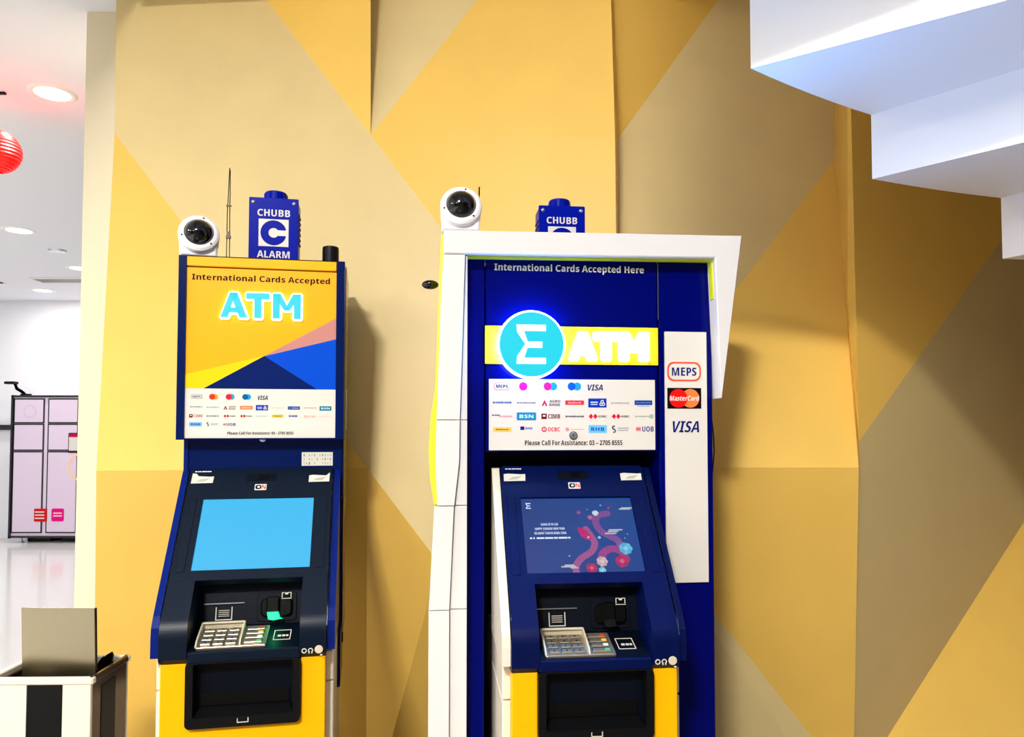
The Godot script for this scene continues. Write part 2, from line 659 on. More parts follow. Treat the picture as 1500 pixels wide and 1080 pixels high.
func facet(root: Node3D, m: String, pts: Array) -> void:
	var g := G.new()
	var nrm: Vector3 = (pts[1] - pts[0]).cross(pts[2] - pts[0])
	var p := pts.duplicate()
	if nrm.dot(Vector3(0, EYE, 0) - pts[0]) < 0:
		p.reverse()
	# triangulate in the x-y view of the wall, which every facet faces
	var flat := PackedVector2Array()
	for q in p:
		flat.append(Vector2(q.x, q.y))
	var idx := Geometry2D.triangulate_polygon(flat)
	if idx.is_empty():
		for i in range(1, p.size() - 1):
			g.tri(m, p[0], p[i], p[i + 1])
	for i in range(0, idx.size(), 3):
		var q0: Vector3 = p[idx[i]]
		var q1: Vector3 = p[idx[i + 1]]
		var q2: Vector3 = p[idx[i + 2]]
		if (q1 - q0).cross(q2 - q0).z < 0:
			g.tri(m, q0, q2, q1)
		else:
			g.tri(m, q0, q1, q2)
	obj("facet", g, root)


# curved stair: wedge steps with a stepped underside, climbing towards the viewer
func staircase() -> void:
	var t := thing("curved_staircase", Vector3(1.9, 0, -1.2))
	tag(t, "white curved staircase with a stepped underside against the gold wall", "stairs")
	# outer corners, riser direction and underside height, from the highest step down
	var outer := [Vector2(0.05, 1.04), Vector2(0.24, 1.38), Vector2(0.544, 1.681), Vector2(0.940, 1.936), Vector2(1.382, 2.099), Vector2(1.86, 2.155), Vector2(2.33, 2.11), Vector2(2.78, 1.96), Vector2(3.19, 1.72)]
	var turn := [-4.0, -19.0, -34.2, -48.7, -62.0, -76.0, -90.0, -104.0, -118.0]
	var low := [2.657, 2.487, 2.316, 2.146, 1.973, 1.80, 1.627, 1.455, 1.285]
	for i in outer.size() - 1:
		var p0: Vector2 = outer[i]
		var p1: Vector2 = outer[i + 1]
		var i0 := p0 + Vector2(cos(deg_to_rad(turn[i])), sin(deg_to_rad(turn[i]))) * 1.25
		var i1 := p1 + Vector2(cos(deg_to_rad(turn[i + 1])), sin(deg_to_rad(turn[i + 1]))) * 1.25
		var ring := PackedVector2Array()
		var heading0 := deg_to_rad(turn[i] + 78.0)
		var chord := p1 - p0
		var bulge := Vector2(-chord.y, chord.x) * 0.016
		for k in 7:
			var f := k / 6.0
			var q := p0 + chord * f + bulge * 4.0 * f * (1.0 - f)
			ring.append(Vector2(q.x - 1.9, -(-q.y + 1.2)))
		ring.append(Vector2(i1.x - 1.9, i1.y - 1.2))
		ring.append(Vector2(i0.x - 1.9, i0.y - 1.2))
		var g := G.new()
		# polygon lies in plan: x right, y away from the viewer; extrude upwards
		g.xf = Transform3D(Basis(Vector3(1, 0, 0), Vector3(0, 0, -1), Vector3(0, 1, 0)), Vector3.ZERO)
		g.ext("white_paint", ring, low[i], low[i] + 0.30)
		obj("step", g, t)
		# unseen outer-edge wall, added to block light from the gold wall behind
		var band := PackedVector2Array()
		for k in 7:
			band.append(ring[k])
		for k in 7:
			band.append(ring[6 - k] + Vector2(chord.y, -chord.x).normalized() * 0.05)
		g = G.new()
		g.xf = Transform3D(Basis(Vector3(1, 0, 0), Vector3(0, 0, -1), Vector3(0, 1, 0)), Vector3.ZERO)
		g.ext("white_paint", band, low[i] + 0.30, minf(low[i] + 1.25, CEIL_HIGH - 0.02))
		obj("added_parapet", g, t)
	# newel pier that carries the lower flight outside the picture
	var pg := G.new()
	pg.box("white_paint", Vector3(1.30, 0.70, -0.35), Vector3(0.5, 1.4, 0.5), 0.01)
	obj("pier", pg, t)


# ---------------------------------------------------------------- cash machines
# Local frame of a machine: x across, y up from the floor, z towards the user; z = 0 is the middle of the sloping screen.
func cash_machine(t: Node3D, mid: float, royal: bool) -> void:
	var skin := "fascia_sign_glow" if royal else "fascia"
	var g := G.new()
	# cabinet
	g.box("machine_white", Vector3(0, mid - 0.344, -0.14), Vector3(0.444, 0.079, 0.53), 0.003)
	obj("upper_cabinet", g, t)
	g = G.new()
	g.box("machine_white", Vector3(0, (mid - 0.387 + 0.04) * 0.5, -0.14), Vector3(0.444, mid - 0.387 - 0.04, 0.53), 0.003)
	g.box("machine_white", Vector3(0, mid - 0.386, -0.14), Vector3(0.43, 0.006, 0.51))
	obj("cabinet", g, t)
	g = G.new()
	g.box("plinth_grey", Vector3(0, 0.02, -0.14), Vector3(0.40, 0.04, 0.48))
	obj("plinth", g, t)
	g = G.new()
	var door := PackedVector2Array([Vector2(-0.203, 0.07), Vector2(0.203, 0.07), Vector2(0.203, mid - 0.306), Vector2(0.141, mid - 0.306)])
	for k in 6:
		var an := deg_to_rad(-15.0 * k * 1.2)
		door.append(Vector2(0.125 + 0.016 * cos(an), mid - 0.452 + 0.016 * sin(an)))
	for k in 6:
		var an := deg_to_rad(-90.0 - 18.0 * k)
		door.append(Vector2(-0.125 + 0.016 * cos(an), mid - 0.452 + 0.016 * sin(an)))
	door.append(Vector2(-0.141, mid - 0.306))
	door.append(Vector2(-0.203, mid - 0.306))
	g.ext("machine_yellow", door, 0.126, 0.168, 0.002)
	obj("front_door", g, t)
	# pieces in the plane of the sloping fascia
	var slope := Transform3D(Basis(Vector3.RIGHT, deg_to_rad(-40.0)), Vector3(0, mid, 0))
	g = G.new()
	g.xf = slope
	holed(g, skin, -0.205, -0.146, 0.205, 0.223, -0.154, -0.116, 0.154, 0.116, 0.003, -0.025, 0.0, 0.012)
	# raised function strips beside the screen
	for s in [-1.0, 1.0]:
		g.box(skin, Vector3(s * 0.181, 0.0, 0.0008), Vector3(0.022, 0.24, 0.0016), 0.0007)
	# shallow camera bay above the badge
	g.box("fascia_deep", Vector3(0.0, 0.189, 0.0005), Vector3(0.085, 0.026, 0.001))
	g.box("black_plastic", Vector3(0.006, 0.189, 0.001), Vector3(0.03, 0.018, 0.002), 0.0005)
	g.xf = Transform3D()
	# cheeks beside the keypad recess, extruded along x
	for s in [-1.0, 1.0]:
		g.xf = Transform3D(Basis(Vector3(0, 0, 1), Vector3(0, 1, 0), Vector3(-1, 0, 0)), Vector3(s * 0.1715, mid, 0))
		var cheek := PackedVector2Array([Vector2(-0.14, -0.304), Vector2(-0.14, -0.110), Vector2(0.092, -0.110)])
		for q in 11:
			var an := deg_to_rad(40.0 - 4.0 * q)
			cheek.append(Vector2(0.102 + 0.08 * cos(an), -0.246 + 0.08 * sin(an)))
		cheek.append_array(PackedVector2Array([Vector2(0.182, -0.292), Vector2(0.170, -0.304)]))
		g.ext(skin, cheek, -0.0335, 0.0335)
	# lip below the keypad
	g.xf = Transform3D()
	g.box(skin, Vector3(0, mid - 0.290, 0.160), Vector3(0.276, 0.028, 0.044), 0.003)
	obj("fascia", g, t)
	# keypad recess: back, shelf, roof
	g = G.new()
	g.xf = Transform3D(Basis(Vector3(0, 0, 1), Vector3(0, 1, 0), Vector3(-1, 0, 0)), Vector3(0, mid, 0))
	g.ext("fascia_deep", PackedVector2Array([Vector2(0.02, -0.112), Vector2(0.05, -0.244), Vector2(0.172, -0.276), Vector2(0.172, -0.304), Vector2(-0.13, -0.304), Vector2(-0.13, -0.112)]), -0.1378, 0.1378)
	obj("keypad_recess", g, t)
	# side wings and their bright edge
	for s in [-1.0, 1.0]:
		g = G.new()
		g.xf = Transform3D(Basis(Vector3(0, 0, 1), Vector3(0, 1, 0), Vector3(-1, 0, 0)), Vector3(s * 0.2165, mid, 0))
		g.ext(("machine_white" if s < 0 else "fascia_sign_glow") if royal else "wing_blue", PackedVector2Array([Vector2(-0.158, 0.165), Vector2(-0.148, 0.163), Vector2(0.146, -0.188), Vector2(0.164, -0.215), Vector2(0.168, -0.245), Vector2(0.168, -0.290), Vector2(-0.158, -0.290)]), -0.0105, 0.0105)
		obj("side_wing", g, t)
		g = G.new()
		g.tube("silver", [Vector3(s * 0.2055, mid + 0.168, -0.138), Vector3(s * 0.2055, mid + 0.02, -0.0155), Vector3(s * 0.2055, mid - 0.18, 0.1525), Vector3(s * 0.2055, mid - 0.225, 0.176)], 0.0016)
		obj("edge_trim", g, t)
	# maker's badge, tape scraps and the line of print above one of them
	g = G.new()
	g.xf = slope
	g.ext("poster_white", rrect(-0.0165, 0.143, 0.0165, 0.164, 0.001, 2), 0.0, 0.0012)
	g.ext(ink(Color(0.03, 0.04, 0.12)), rrect(-0.0145, 0.146, 0.002, 0.161, 0.005, 3), 0.0012, 0.0016)
	g.ext("poster_white", disc(-0.0055, 0.1535, 0.0038), 0.0016, 0.0019)
	text(g, ink(Color(0.85, 0.2, 0.2)), "N", 0.0035, 0.1465, 0.011, 0.014, 0.0012)
	obj("maker_badge", g, t)
	for s in [-1.0, 1.0]:
		g = G.new()
		g.xf = slope
		var x0: float = s * 0.166
		g.ext("tape", PackedVector2Array([Vector2(x0 - 0.030, 0.170), Vector2(x0 + 0.030, 0.171), Vector2(x0 + 0.031, 0.194 + (0.010 if s > 0 and not royal else 0.0)), Vector2(x0 + 0.020, 0.193), Vector2(x0 - 0.012, 0.1955), Vector2(x0 - 0.018, 0.196 if royal or s > 0 else 0.2045), Vector2(x0 - 0.0295, 0.194 if royal or s > 0 else 0.206)]), 0.0, 0.0012)
		g.ext(ink(Color(0.70, 0.69, 0.63)), PackedVector2Array([Vector2(x0 - 0.018, 0.175), Vector2(x0 + 0.008, 0.176), Vector2(x0 + 0.022, 0.188), Vector2(x0 - 0.006, 0.184)]), 0.0012, 0.0014)
		obj("tape_scrap", g, t)
	g = G.new()
	g.xf = slope
	for k in 7:
		var wd: float = [0.006, 0.003, 0.005, 0.008, 0.004, 0.006, 0.005][k]
		var xs: float = [-0.190, -0.182, -0.178, -0.171, -0.162, -0.157, -0.150][k]
		g.box(ink(Color(0.85, 0.86, 0.9)), Vector3(xs + wd * 0.5, 0.2125, 0.0004), Vector3(wd, 0.0036, 0.0008))
	obj("printed_line", g, t)
	# receipt slot and its sign on the back of the recess
	var back := Transform3D(Basis(Vector3.RIGHT, deg_to_rad(-12.8)), Vector3(0, mid - 0.178, 0.0352))
	g = G.new()
	g.xf = back
	g.box("silver", Vector3(-0.073, -0.010, 0.001), Vector3(0.106, 0.0034, 0.004), 0.001)
	g.box("black_plastic", Vector3(-0.073, -0.0125, 0.001), Vector3(0.100, 0.0022, 0.003))
	obj("receipt_slot", g, t)
	g = G.new()
	g.xf = back
	var pale := ink(Color(0.82, 0.80, 0.74))
	g.box(pale, Vector3(-0.0935, -0.036, 0.0005), Vector3(0.0024, 0.034, 0.001))
	g.box(pale, Vector3(-0.0525, -0.036, 0.0005), Vector3(0.0024, 0.034, 0.001))
	g.box(pale, Vector3(-0.073, -0.0525, 0.0005), Vector3(0.0434, 0.0024, 0.001))
	for k in 4:
		g.box(pale, Vector3(-0.073, -0.028 - 0.005 * k, 0.0005), Vector3(0.028, 0.0016, 0.001))
	obj("receipt_symbol", g, t)
	# card reader
	g = G.new()
	g.xf = back
	g.ext("fascia_deep", rrect(0.014, -0.062, 0.118, 0.014, 0.010), 0.0, 0.004, 0.001)
	g.ext("black_plastic", rrect(0.024, -0.050, 0.107, 0.000, 0.014), 0.003, 0.016, 0.004)
	g.ext("black_plastic", rrect(0.040, -0.046, 0.074, 0.004, 0.006), 0.015, 0.028, 0.003)
	g.box("black_plastic", Vector3(0.057, -0.018, 0.0285), Vector3(0.028, 0.003, 0.002))
	var reader := obj("card_reader", g, t)
	g = G.new()
	g.xf = back
	g.ext("black_satin" if royal else "slot_green", PackedVector2Array([Vector2(0.042, -0.037), Vector2(0.073, -0.037), Vector2(0.076, -0.052), Vector2(0.084, -0.056), Vector2(0.060, -0.060), Vector2(0.046, -0.057)]), 0.012, 0.0300, 0.002)
	obj("slot_lamp", g, reader)
	if not royal:
		var l := OmniLight3D.new()
		l.name = "slot_light"
		reader.add_child(l)
		l.position = back * Vector3(0.06, -0.046, 0.045)
		l.light_energy = 0.0008
		l.light_color = Color(0.1, 0.95, 0.6)
		l.light_size = 0.01
		l.omni_range = 12.0
		l.omni_attenuation = 2.0
		l.shadow_enabled = true
	g = G.new()
	g.xf = back
	for q in [[0.080, 0.006, 0.002, 0.013], [0.1035, 0.006, 0.002, 0.013], [0.0835, 0.0125, 0.008, 0.0018], [0.0995, 0.0125, 0.008, 0.0018], [0.092, 0.010, 0.008, 0.005], [0.092, -0.003, 0.027, 0.0018]]:
		g.box(pale, Vector3(q[0], q[1], 0.0170), Vector3(q[2], q[3], 0.001))
	obj("card_symbol", g, reader)
	# shelf: keypad with shield, function keys, cards symbol
	var shelf := Transform3D(Basis(Vector3.RIGHT, deg_to_rad(-75.3)), Vector3(0, mid - 0.260, 0.111))
	g = G.new()
	g.xf = shelf
	g.ext("key_metal", rrect(-0.120, -0.057, 0.052, 0.044, 0.003, 2), 0.0, 0.006, 0.001)
	var pad := obj("keypad", g, t)
	for row in 4:
		for col in 3:
			g = G.new()
			g.xf = shelf
			var kc := Vector3(-0.098 + col * 0.031, 0.022 - row * 0.0215, 0.0085)
			g.box("key_metal", kc, Vector3(0.025, 0.015, 0.006), 0.0012)
			g.box("black_plastic", kc + Vector3(0, 0.0105, -0.0022), Vector3(0.027, 0.005, 0.001))
			g.box(ink(Color(0.1, 0.1, 0.1)), kc + Vector3(0, 0, 0.0032), Vector3(0.003, 0.006, 0.0006))
			obj("key", g, pad)
		g = G.new()
		g.xf = shelf
		var fc := Vector3(0.019, 0.022 - row * 0.0215, 0.0085)
		g.box("key_metal", fc, Vector3(0.044, 0.013, 0.006), 0.0012)
		g.box("black_plastic", fc + Vector3(0, 0.010, -0.0022), Vector3(0.046, 0.007, 0.001))
		g.box(ink([Color(0.85, 0.22, 0.12), Color(0.95, 0.78, 0.2), Color(0.85, 0.85, 0.8), Color(0.25, 0.7, 0.4)][row]), fc + Vector3(0.014, 0, 0.0031), Vector3(0.012, 0.010, 0.0006))
		obj("function_key", g, pad)
	# shield: a bent wall round three sides of the number keys, falling towards the user
	g = G.new()
	g.xf = shelf
	var wall_y := [-0.055, -0.040, 0.000, 0.040]
	var wall_h := [0.008, 0.016, 0.020, 0.023]
	for s in [-1.0, 1.0]:
		var x0: float = -0.0665 + s * 0.0535
		for k in 3:
			var ya: float = wall_y[k]
			var yb: float = wall_y[k + 1]
			var ha: float = wall_h[k]
			var hb: float = wall_h[k + 1]
			var lo := [Vector3(x0 - 0.002, ya, 0.004), Vector3(x0 + 0.002, ya, 0.004), Vector3(x0 + 0.002, yb, 0.004), Vector3(x0 - 0.002, yb, 0.004)]
			var hi := [Vector3(x0 - 0.002, ya, ha), Vector3(x0 + 0.002, ya, ha), Vector3(x0 + 0.002, yb, hb), Vector3(x0 - 0.002, yb, hb)]
			var mid_p := Vector3(x0, (ya + yb) * 0.5, (ha + hb) * 0.25)
			g.fan("shield_cream", hi, mid_p)
			g.fan("shield_cream", [lo[0], lo[3], hi[3], hi[0]], mid_p)
			g.fan("shield_cream", [lo[1], lo[2], hi[2], hi[1]], mid_p)
			if k == 0:
				g.fan("shield_cream", [lo[0], lo[1], hi[1], hi[0]], mid_p)
			if k == 2:
				g.fan("shield_cream", [lo[3], lo[2], hi[2], hi[3]], mid_p)
	g.box("shield_cream", Vector3(-0.0665, 0.042, 0.0135), Vector3(0.111, 0.004, 0.019), 0.001)
	g.box("shield_cream", Vector3(-0.0665, 0.039, 0.0225), Vector3(0.106, 0.008, 0.0035), 0.001)
	obj("keypad_shield", g, pad)
	g = G.new()
	g.xf = shelf
	for q in [[0.088, 0.022, 0.042, 0.002], [0.088, -0.026, 0.042, 0.002], [0.067, -0.002, 0.002, 0.05], [0.109, -0.002, 0.002, 0.05], [0.081, -0.006, 0.009, 0.008], [0.092, -0.006, 0.008, 0.008], [0.101, -0.006, 0.006, 0.008]]:
		g.box(pale, Vector3(q[0], q[1], 0.0006), Vector3(q[2], q[3], 0.001))
	obj("cards_symbol", g, t)
	# headphone symbols and a round sticker on the lower corner
	g = G.new()
	for h in 2:
		g.ext(pale, arc_band(0.150, mid - 0.286, 0.0045, 0.0066, 180.0 * h, 180.0 * h + 180.0, 10), 0.1822, 0.1832)
	g.ext(pale, arc_band(0.166, mid - 0.286, 0.0045, 0.0066, -40, 220, 16), 0.1822, 0.1832)
	g.box(pale, Vector3(0.1625, mid - 0.2905, 0.1827), Vector3(0.003, 0.006, 0.001))
	g.box(pale, Vector3(0.1695, mid - 0.2905, 0.1827), Vector3(0.003, 0.006, 0.001))
	obj("headphone_symbol", g, t)
	g = G.new()
	g.ext("shield_cream", disc(0.187, mid - 0.284, 0.0105), 0.1820, 0.1845, 0.0008)
	g.box(pale, Vector3(0.193, mid - 0.2985, 0.1835), Vector3(0.006, 0.003, 0.001))
	obj("round_sticker", g, t)
	# cash dispenser below the keypad
	g = G.new()
	var dm := mid - 0.386
	holed(g, "black_satin", -0.1405, dm - 0.0815, 0.1405, dm + 0.084, -0.122, dm - 0.056, 0.122, dm + 0.080, 0.006, 0.128, 0.182, 0.012)
	# bevelled lower ledge and recess floor
	g.box("fascia_deep", Vector3(0, dm + 0.01, 0.1345), Vector3(0.25, 0.14, 0.009))
	g.fan("black_satin", [Vector3(-0.122, dm - 0.056, 0.181), Vector3(0.122, dm - 0.056, 0.181), Vector3(0.112, dm - 0.040, 0.140), Vector3(-0.112, dm - 0.040, 0.140)], Vector3(0, dm - 0.2, 0.0))
	var disp := obj("cash_dispenser", g, t)
	g = G.new()
	g.box("black_plastic", Vector3(0, dm - 0.022, 0.140), Vector3(0.222, 0.034, 0.004), 0.001)
	obj("cash_slot", g, disp)
	g = G.new()
	g.box(pale, Vector3(-0.013, dm - 0.066, 0.1826), Vector3(0.002, 0.010, 0.001))
	g.box(pale, Vector3(0.0, dm - 0.071, 0.1826), Vector3(0.028, 0.002, 0.001))
	g.box(pale, Vector3(0.013, dm - 0.066, 0.1826), Vector3(0.0024, 0.012, 0.001))
	obj("tray_symbol", g, disp)


# print of the card and bank signs; p maps picture units of the print to metres
func sign_print(parent: Node, called: String, rows: Array, ox: float, oy: float, kx: float, ky: float, z: float) -> void:
	for r in rows:
		var g := G.new()
		var kind: String = r[0]
		var x0: float = ox + r[1] * kx
		var x1: float = ox + r[2] * kx
		var y0: float = oy - r[4] * ky
		var y1: float = oy - r[3] * ky
		var w := x1 - x0
		var h := y1 - y0
		var cy := (y0 + y1) * 0.5
		var col: Color = r[5]
		match kind:
			"pill":
				g.ext(ink(col), rrect(x0, y0, x1, y1, h * 0.35), z, z + 0.0004)
				g.ext("poster_white", rrect(x0 + h * 0.09, y0 + h * 0.09, x1 - h * 0.09, y1 - h * 0.09, h * 0.30), z + 0.0004, z + 0.0007)
				text(g, ink(r[7]), r[6], x0 + w * 0.14, cy - h * 0.21, w * 0.72, h * 0.42, z + 0.0007)
			"two":
				g.ext(ink(r[6]), disc(x1 - h * 0.5, cy, h * 0.5), z, z + 0.0004)
				g.ext(ink(col), disc(x0 + h * 0.5, cy, h * 0.5), z + 0.0004, z + 0.0007)
			"text":
				text(g, ink(col), r[6], x0, y0, w, h, z, r[7], r[8] if r.size() > 8 else 0.0)
			"plate":
				g.ext(ink(col), rrect(x0, y0, x1, y1, h * 0.08, 2), z, z + 0.0004)
				if r[6] != "":
					text(g, ink(r[7]), r[6], x0 + w * 0.14, cy - h * 0.22, w * 0.72, h * 0.44, z + 0.0004)
			"knot":
				g.ext(ink(col), rect(x0, y0, x1, y1), z, z + 0.0004)
				g.box(ink(Color(0.8, 0.85, 0.95)), Vector3(x0 + w * 0.32, cy + h * 0.08, z + 0.0006), Vector3(w * 0.4, h * 0.12, 0.0004))
				g.box(ink(Color(0.8, 0.85, 0.95)), Vector3(x0 + w * 0.32, cy - h * 0.16, z + 0.0006), Vector3(w * 0.36, h * 0.1, 0.0004))
				for q in [[0.76, 0.14], [0.70, -0.14], [0.83, -0.14]]:
					for hh in 2:
						g.ext("poster_white", arc_band(x0 + w * q[0], cy + h * q[1], h * 0.1, h * 0.19, 180.0 * hh, 180.0 * hh + 180.0, 8), z + 0.0004, z + 0.0007)
			"peak":
				g.ext(ink(col), PackedVector2Array([Vector2(x0, y0), Vector2(x0 + w * 0.15, y1), Vector2(x0 + w * 0.32, y0), Vector2(x0 + w * 0.22, y0), Vector2(x0 + w * 0.155, y0 + h * 0.45), Vector2(x0 + w * 0.09, y0)]), z, z + 0.0004)
				text(g, ink(r[7]), r[6][0], x0 + w * 0.42, cy + h * 0.06, w * 0.58, h * 0.42, z)
				text(g, ink(r[7]), r[6][1], x0 + w * 0.42, y0, w * 0.58, h * 0.42, z)
			"square":
				g.ext(ink(col), rect(x0, y0, x0 + h, y1), z, z + 0.0004)
				g.ext("poster_white", PackedVector2Array([Vector2(x0 + h * 0.28, cy + h * 0.25), Vector2(x0 + h * 0.75, cy + h * 0.25), Vector2(x0 + h * 0.75, cy - h * 0.05), Vector2(x0 + h * 0.28, cy - h * 0.05)]), z + 0.0004, z + 0.0007)
				text(g, ink(r[7]), r[6], x0 + h * 1.25, y0 + h * 0.1, w - h * 1.25, h * 0.8, z)
			"hexagon":
				g.ext(ink(col), PackedVector2Array([Vector2(x0, cy), Vector2(x0 + h * 0.5, y1), Vector2(x0 + h * 1.3, y1), Vector2(x0 + h * 1.8, cy), Vector2(x0 + h * 1.3, y0), Vector2(x0 + h * 0.5, y0)]), z, z + 0.0004)
				g.ext("poster_white", PackedVector2Array([Vector2(x0 + h * 0.55, y1), Vector2(x0 + h * 1.25, y1), Vector2(x0 + h * 0.9, cy)]), z + 0.0004, z + 0.0007)
				g.ext("poster_white", PackedVector2Array([Vector2(x0 + h * 0.55, y0), Vector2(x0 + h * 1.25, y0), Vector2(x0 + h * 0.9, cy)]), z + 0.0004, z + 0.0007)
				text(g, ink(Color(0.25, 0.25, 0.28)), r[6], x0 + h * 1.95, cy - h * 0.2, w - h * 1.95, h * 0.4, z)
			"ring":
				for hh in 2:
					g.ext(ink(col), arc_band(x0 + h * 0.5, cy, h * 0.33, h * 0.5, 180.0 * hh, 180.0 * hh + 180.0, 10), z, z + 0.0004)
				g.box(ink(col), Vector3(x0 + h * 0.5, cy, z + 0.0002), Vector3(h * 0.12, h * 0.4, 0.0004))
				if r[6] != "":
					text(g, ink(r[7]), r[6], x0 + h * 1.2, y0 + h * 0.12, w - h * 1.2, h * 0.76, z)
				else:
					g.box(ink(r[7]), Vector3(x0 + h * 1.4 + (w - h * 1.4) * 0.5, cy, z + 0.0002), Vector3(w - h * 1.4, h * 0.16, 0.0004))
			"dashes":
				# lettering too small to read in the photograph: runs of short strokes
				var run := x0
				var k := 0
				while run < x1 - 0.0005:
					var d: float = minf([0.0030, 0.0018, 0.0024, 0.0040, 0.0021][k % 5] * r[6], x1 - run)
					g.box(ink(col), Vector3(run + d * 0.5, cy, z + 0.0002), Vector3(d, h * [1.0, 0.7, 0.85, 0.75, 1.0][k % 5], 0.0004))
					run += d + 0.0007 * r[6]
					k += 1
			"swirl":
				g.ext(ink(col), arc_band(x0 + h * 0.3, cy + h * 0.22, h * 0.13, h * 0.27, 40, 300, 10), z, z + 0.0004)
				g.ext(ink(r[7]), arc_band(x0 + h * 0.32, cy - h * 0.22, h * 0.13, h * 0.27, -140, 120, 10), z, z + 0.0004)
				g.box(ink(Color(0.62, 0.62, 0.62)), Vector3(x0 + w * 0.66, cy + h * 0.14, z + 0.0002), Vector3(w * 0.62, h * 0.14, 0.0004))
				g.box(ink(Color(0.62, 0.62, 0.62)), Vector3(x0 + w * 0.64, cy - h * 0.14, z + 0.0002), Vector3(w * 0.58, h * 0.14, 0.0004))
			"bars":
				for k in 4:
					g.box(ink(col), Vector3(x0 + h * (0.12 + 0.24 * k), cy, z + 0.0002), Vector3(h * 0.14, h * (0.9 if k % 2 else 0.7), 0.0004))
				g.box(ink(col), Vector3(x0 + h * 0.48, cy, z + 0.0003), Vector3(h * 0.9, h * 0.16, 0.0004))
				text(g, ink(r[7]), r[6], x0 + h * 1.25, y0, w - h * 1.25, h, z)
		obj(called, g, parent)


func left_machine() -> void:
	var t := thing("cash_machine", Vector3(-0.722, 0, -2.125), 11.0)
	tag(t, "cash machine with a yellow and blue sign box and plain bright blue screen", "cash machine")
	cash_machine(t, 1.204, false)
	# screen
	var g := G.new()
	g.xf = Transform3D(Basis(Vector3.RIGHT, deg_to_rad(-40.0)), Vector3(0, 1.204, 0))
	g.ext("screen_cyan", rect(-0.1535, -0.1155, 0.1535, 0.1155), -0.020, -0.004)
	var scr := obj("screen", g, t)
	var face := Transform3D(Basis(Vector3.RIGHT, deg_to_rad(-40.0)) * Basis(Vector3.UP, PI), g.xf * Vector3(0, 0, 0.003))
	glow_light("screen_light", scr, face, Vector2(0.30, 0.225), 0.06, Color(0.25, 0.75, 1.0))
	# neck between sign box and fascia
	g = G.new()
	g.box("navy_gloss", Vector3(0.004, 1.38, -0.275), Vector3(0.462, 0.20, 0.25), 0.004)
	g.box("navy_gloss", Vector3(0.004, 1.0, -0.285), Vector3(0.454, 0.60, 0.23), 0.004)
	g.box("wing_blue", Vector3(-0.219, 1.40, -0.148), Vector3(0.012, 0.12, 0.006))
	obj("neck", g, t)
	g = G.new()
	g.ext("tape", rect(0.112, 1.381, 0.204, 1.422), -0.1505, -0.149)
	for r in 3:
		for k in 11:
			if rng.randf() < 0.8:
				var hh := rng.randf_range(0.004, 0.009)
				g.box(ink(Color(0.62, 0.50, 0.46) if rng.randf() < 0.7 else Color(0.25, 0.2, 0.22)), Vector3(0.119 + k * 0.0078, 1.413 - r * 0.0125, -0.1488), Vector3(rng.randf_range(0.0012, 0.0026), hh, 0.0004))
	obj("paper_note", g, t)
	# sign box
	g = G.new()
	holed(g, "navy_gloss", -0.237, 1.462, 0.237, 2.002, -0.2155, 1.466, 0.2125, 2.0015, 0.001, -0.16, -0.098)
	g.box("navy_gloss", Vector3(0, 1.732, -0.315), Vector3(0.474, 0.54, 0.31), 0.003)
	obj("sign_box", g, t)
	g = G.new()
	g.box("side_gold_reflection", Vector3(0.2385, 1.732, -0.318), Vector3(0.003, 0.538, 0.30))  # thin sheet carrying the wall's reflection in its colour
	g.box("side_gold_reflection", Vector3(0.2365, 1.16, -0.30), Vector3(0.003, 0.60, 0.20))
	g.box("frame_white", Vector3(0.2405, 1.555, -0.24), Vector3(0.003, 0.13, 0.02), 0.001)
	obj("reflection_cover", g, t)
	g = G.new()
	g.box("machine_yellow", Vector3(-0.0015, 1.9865, -0.125), Vector3(0.428, 0.029, 0.05), 0.002)
	obj("header_strip", g, t)
	# the upper poster and its colour fields
	var kx := 0.428 / 982.0
	var ky := 0.146 / 327.0
	var fx := func(x: float) -> float: return -0.2155 + (x - 133.0) * kx
	var fy := func(y: float) -> float: return 1.612 + (583.0 - y) * ky
	g = G.new()
	g.ext("poster_gold", rect(-0.2155, 1.612, 0.2125, 1.968), -0.12, -0.104)
	var poster := obj("poster", g, t)
	var fields := [
		["poster_yellow", [[133, 492], [640, 362], [250, 583], [133, 583]]],
		["poster_pink", [[1115, 98], [640, 362], [1115, 238]]],
		["poster_blue", [[640, 364], [1115, 240], [1115, 583], [990, 583]]],
		["poster_navy", [[250, 583], [640, 362], [990, 583]]],
	]
	for f in fields:
		var p := PackedVector2Array()
		for q in f[1]:
			p.append(Vector2(fx.call(q[0]), fy.call(q[1])))
		g = G.new()
		g.ext(f[0], p, -0.104, -0.1036)
		obj("colour_field", g, poster)
	g = G.new()
	text(g, ink(Color(0.10, 0.04, 0.01)), "International Cards Accepted", -0.201, 1.926, 0.394, 0.024, -0.104)
	obj("lettering", g, poster)
	# glowing letters on a bright backing
	var sign_root := Node3D.new()
	sign_root.name = "lit_letters"
	t.add_child(sign_root)
	sign_root.set_meta("label", "glowing cyan block letters")
	g = G.new()
	for s in atm_strokes(-0.118, 1.821, 0.228, 0.074):
		g.ext("letter_cyan", s, -0.094, -0.086)
	obj("letter_faces", g, sign_root)
	g = G.new()
	for s in atm_strokes(-0.118, 1.821, 0.228, 0.074):
		for w in Geometry2D.offset_polygon(s, 0.0045, Geometry2D.JOIN_ROUND):
			g.ext("halo_pink", w, -0.1036, -0.095)
	obj("letter_backs", g, sign_root)
	glow_light("letter_light", sign_root, Transform3D(Basis(Vector3.UP, PI), Vector3(0, 1.858, -0.08)), Vector2(0.23, 0.07), 0.05, Color(0.4, 0.9, 1.0))
	# the lower white card with the bank signs
	g = G.new()
	g.ext("poster_white", rect(-0.2155, 1.4665, 0.2125, 1.612), -0.12, -0.104)
	var card := obj("card_panel", g, t)
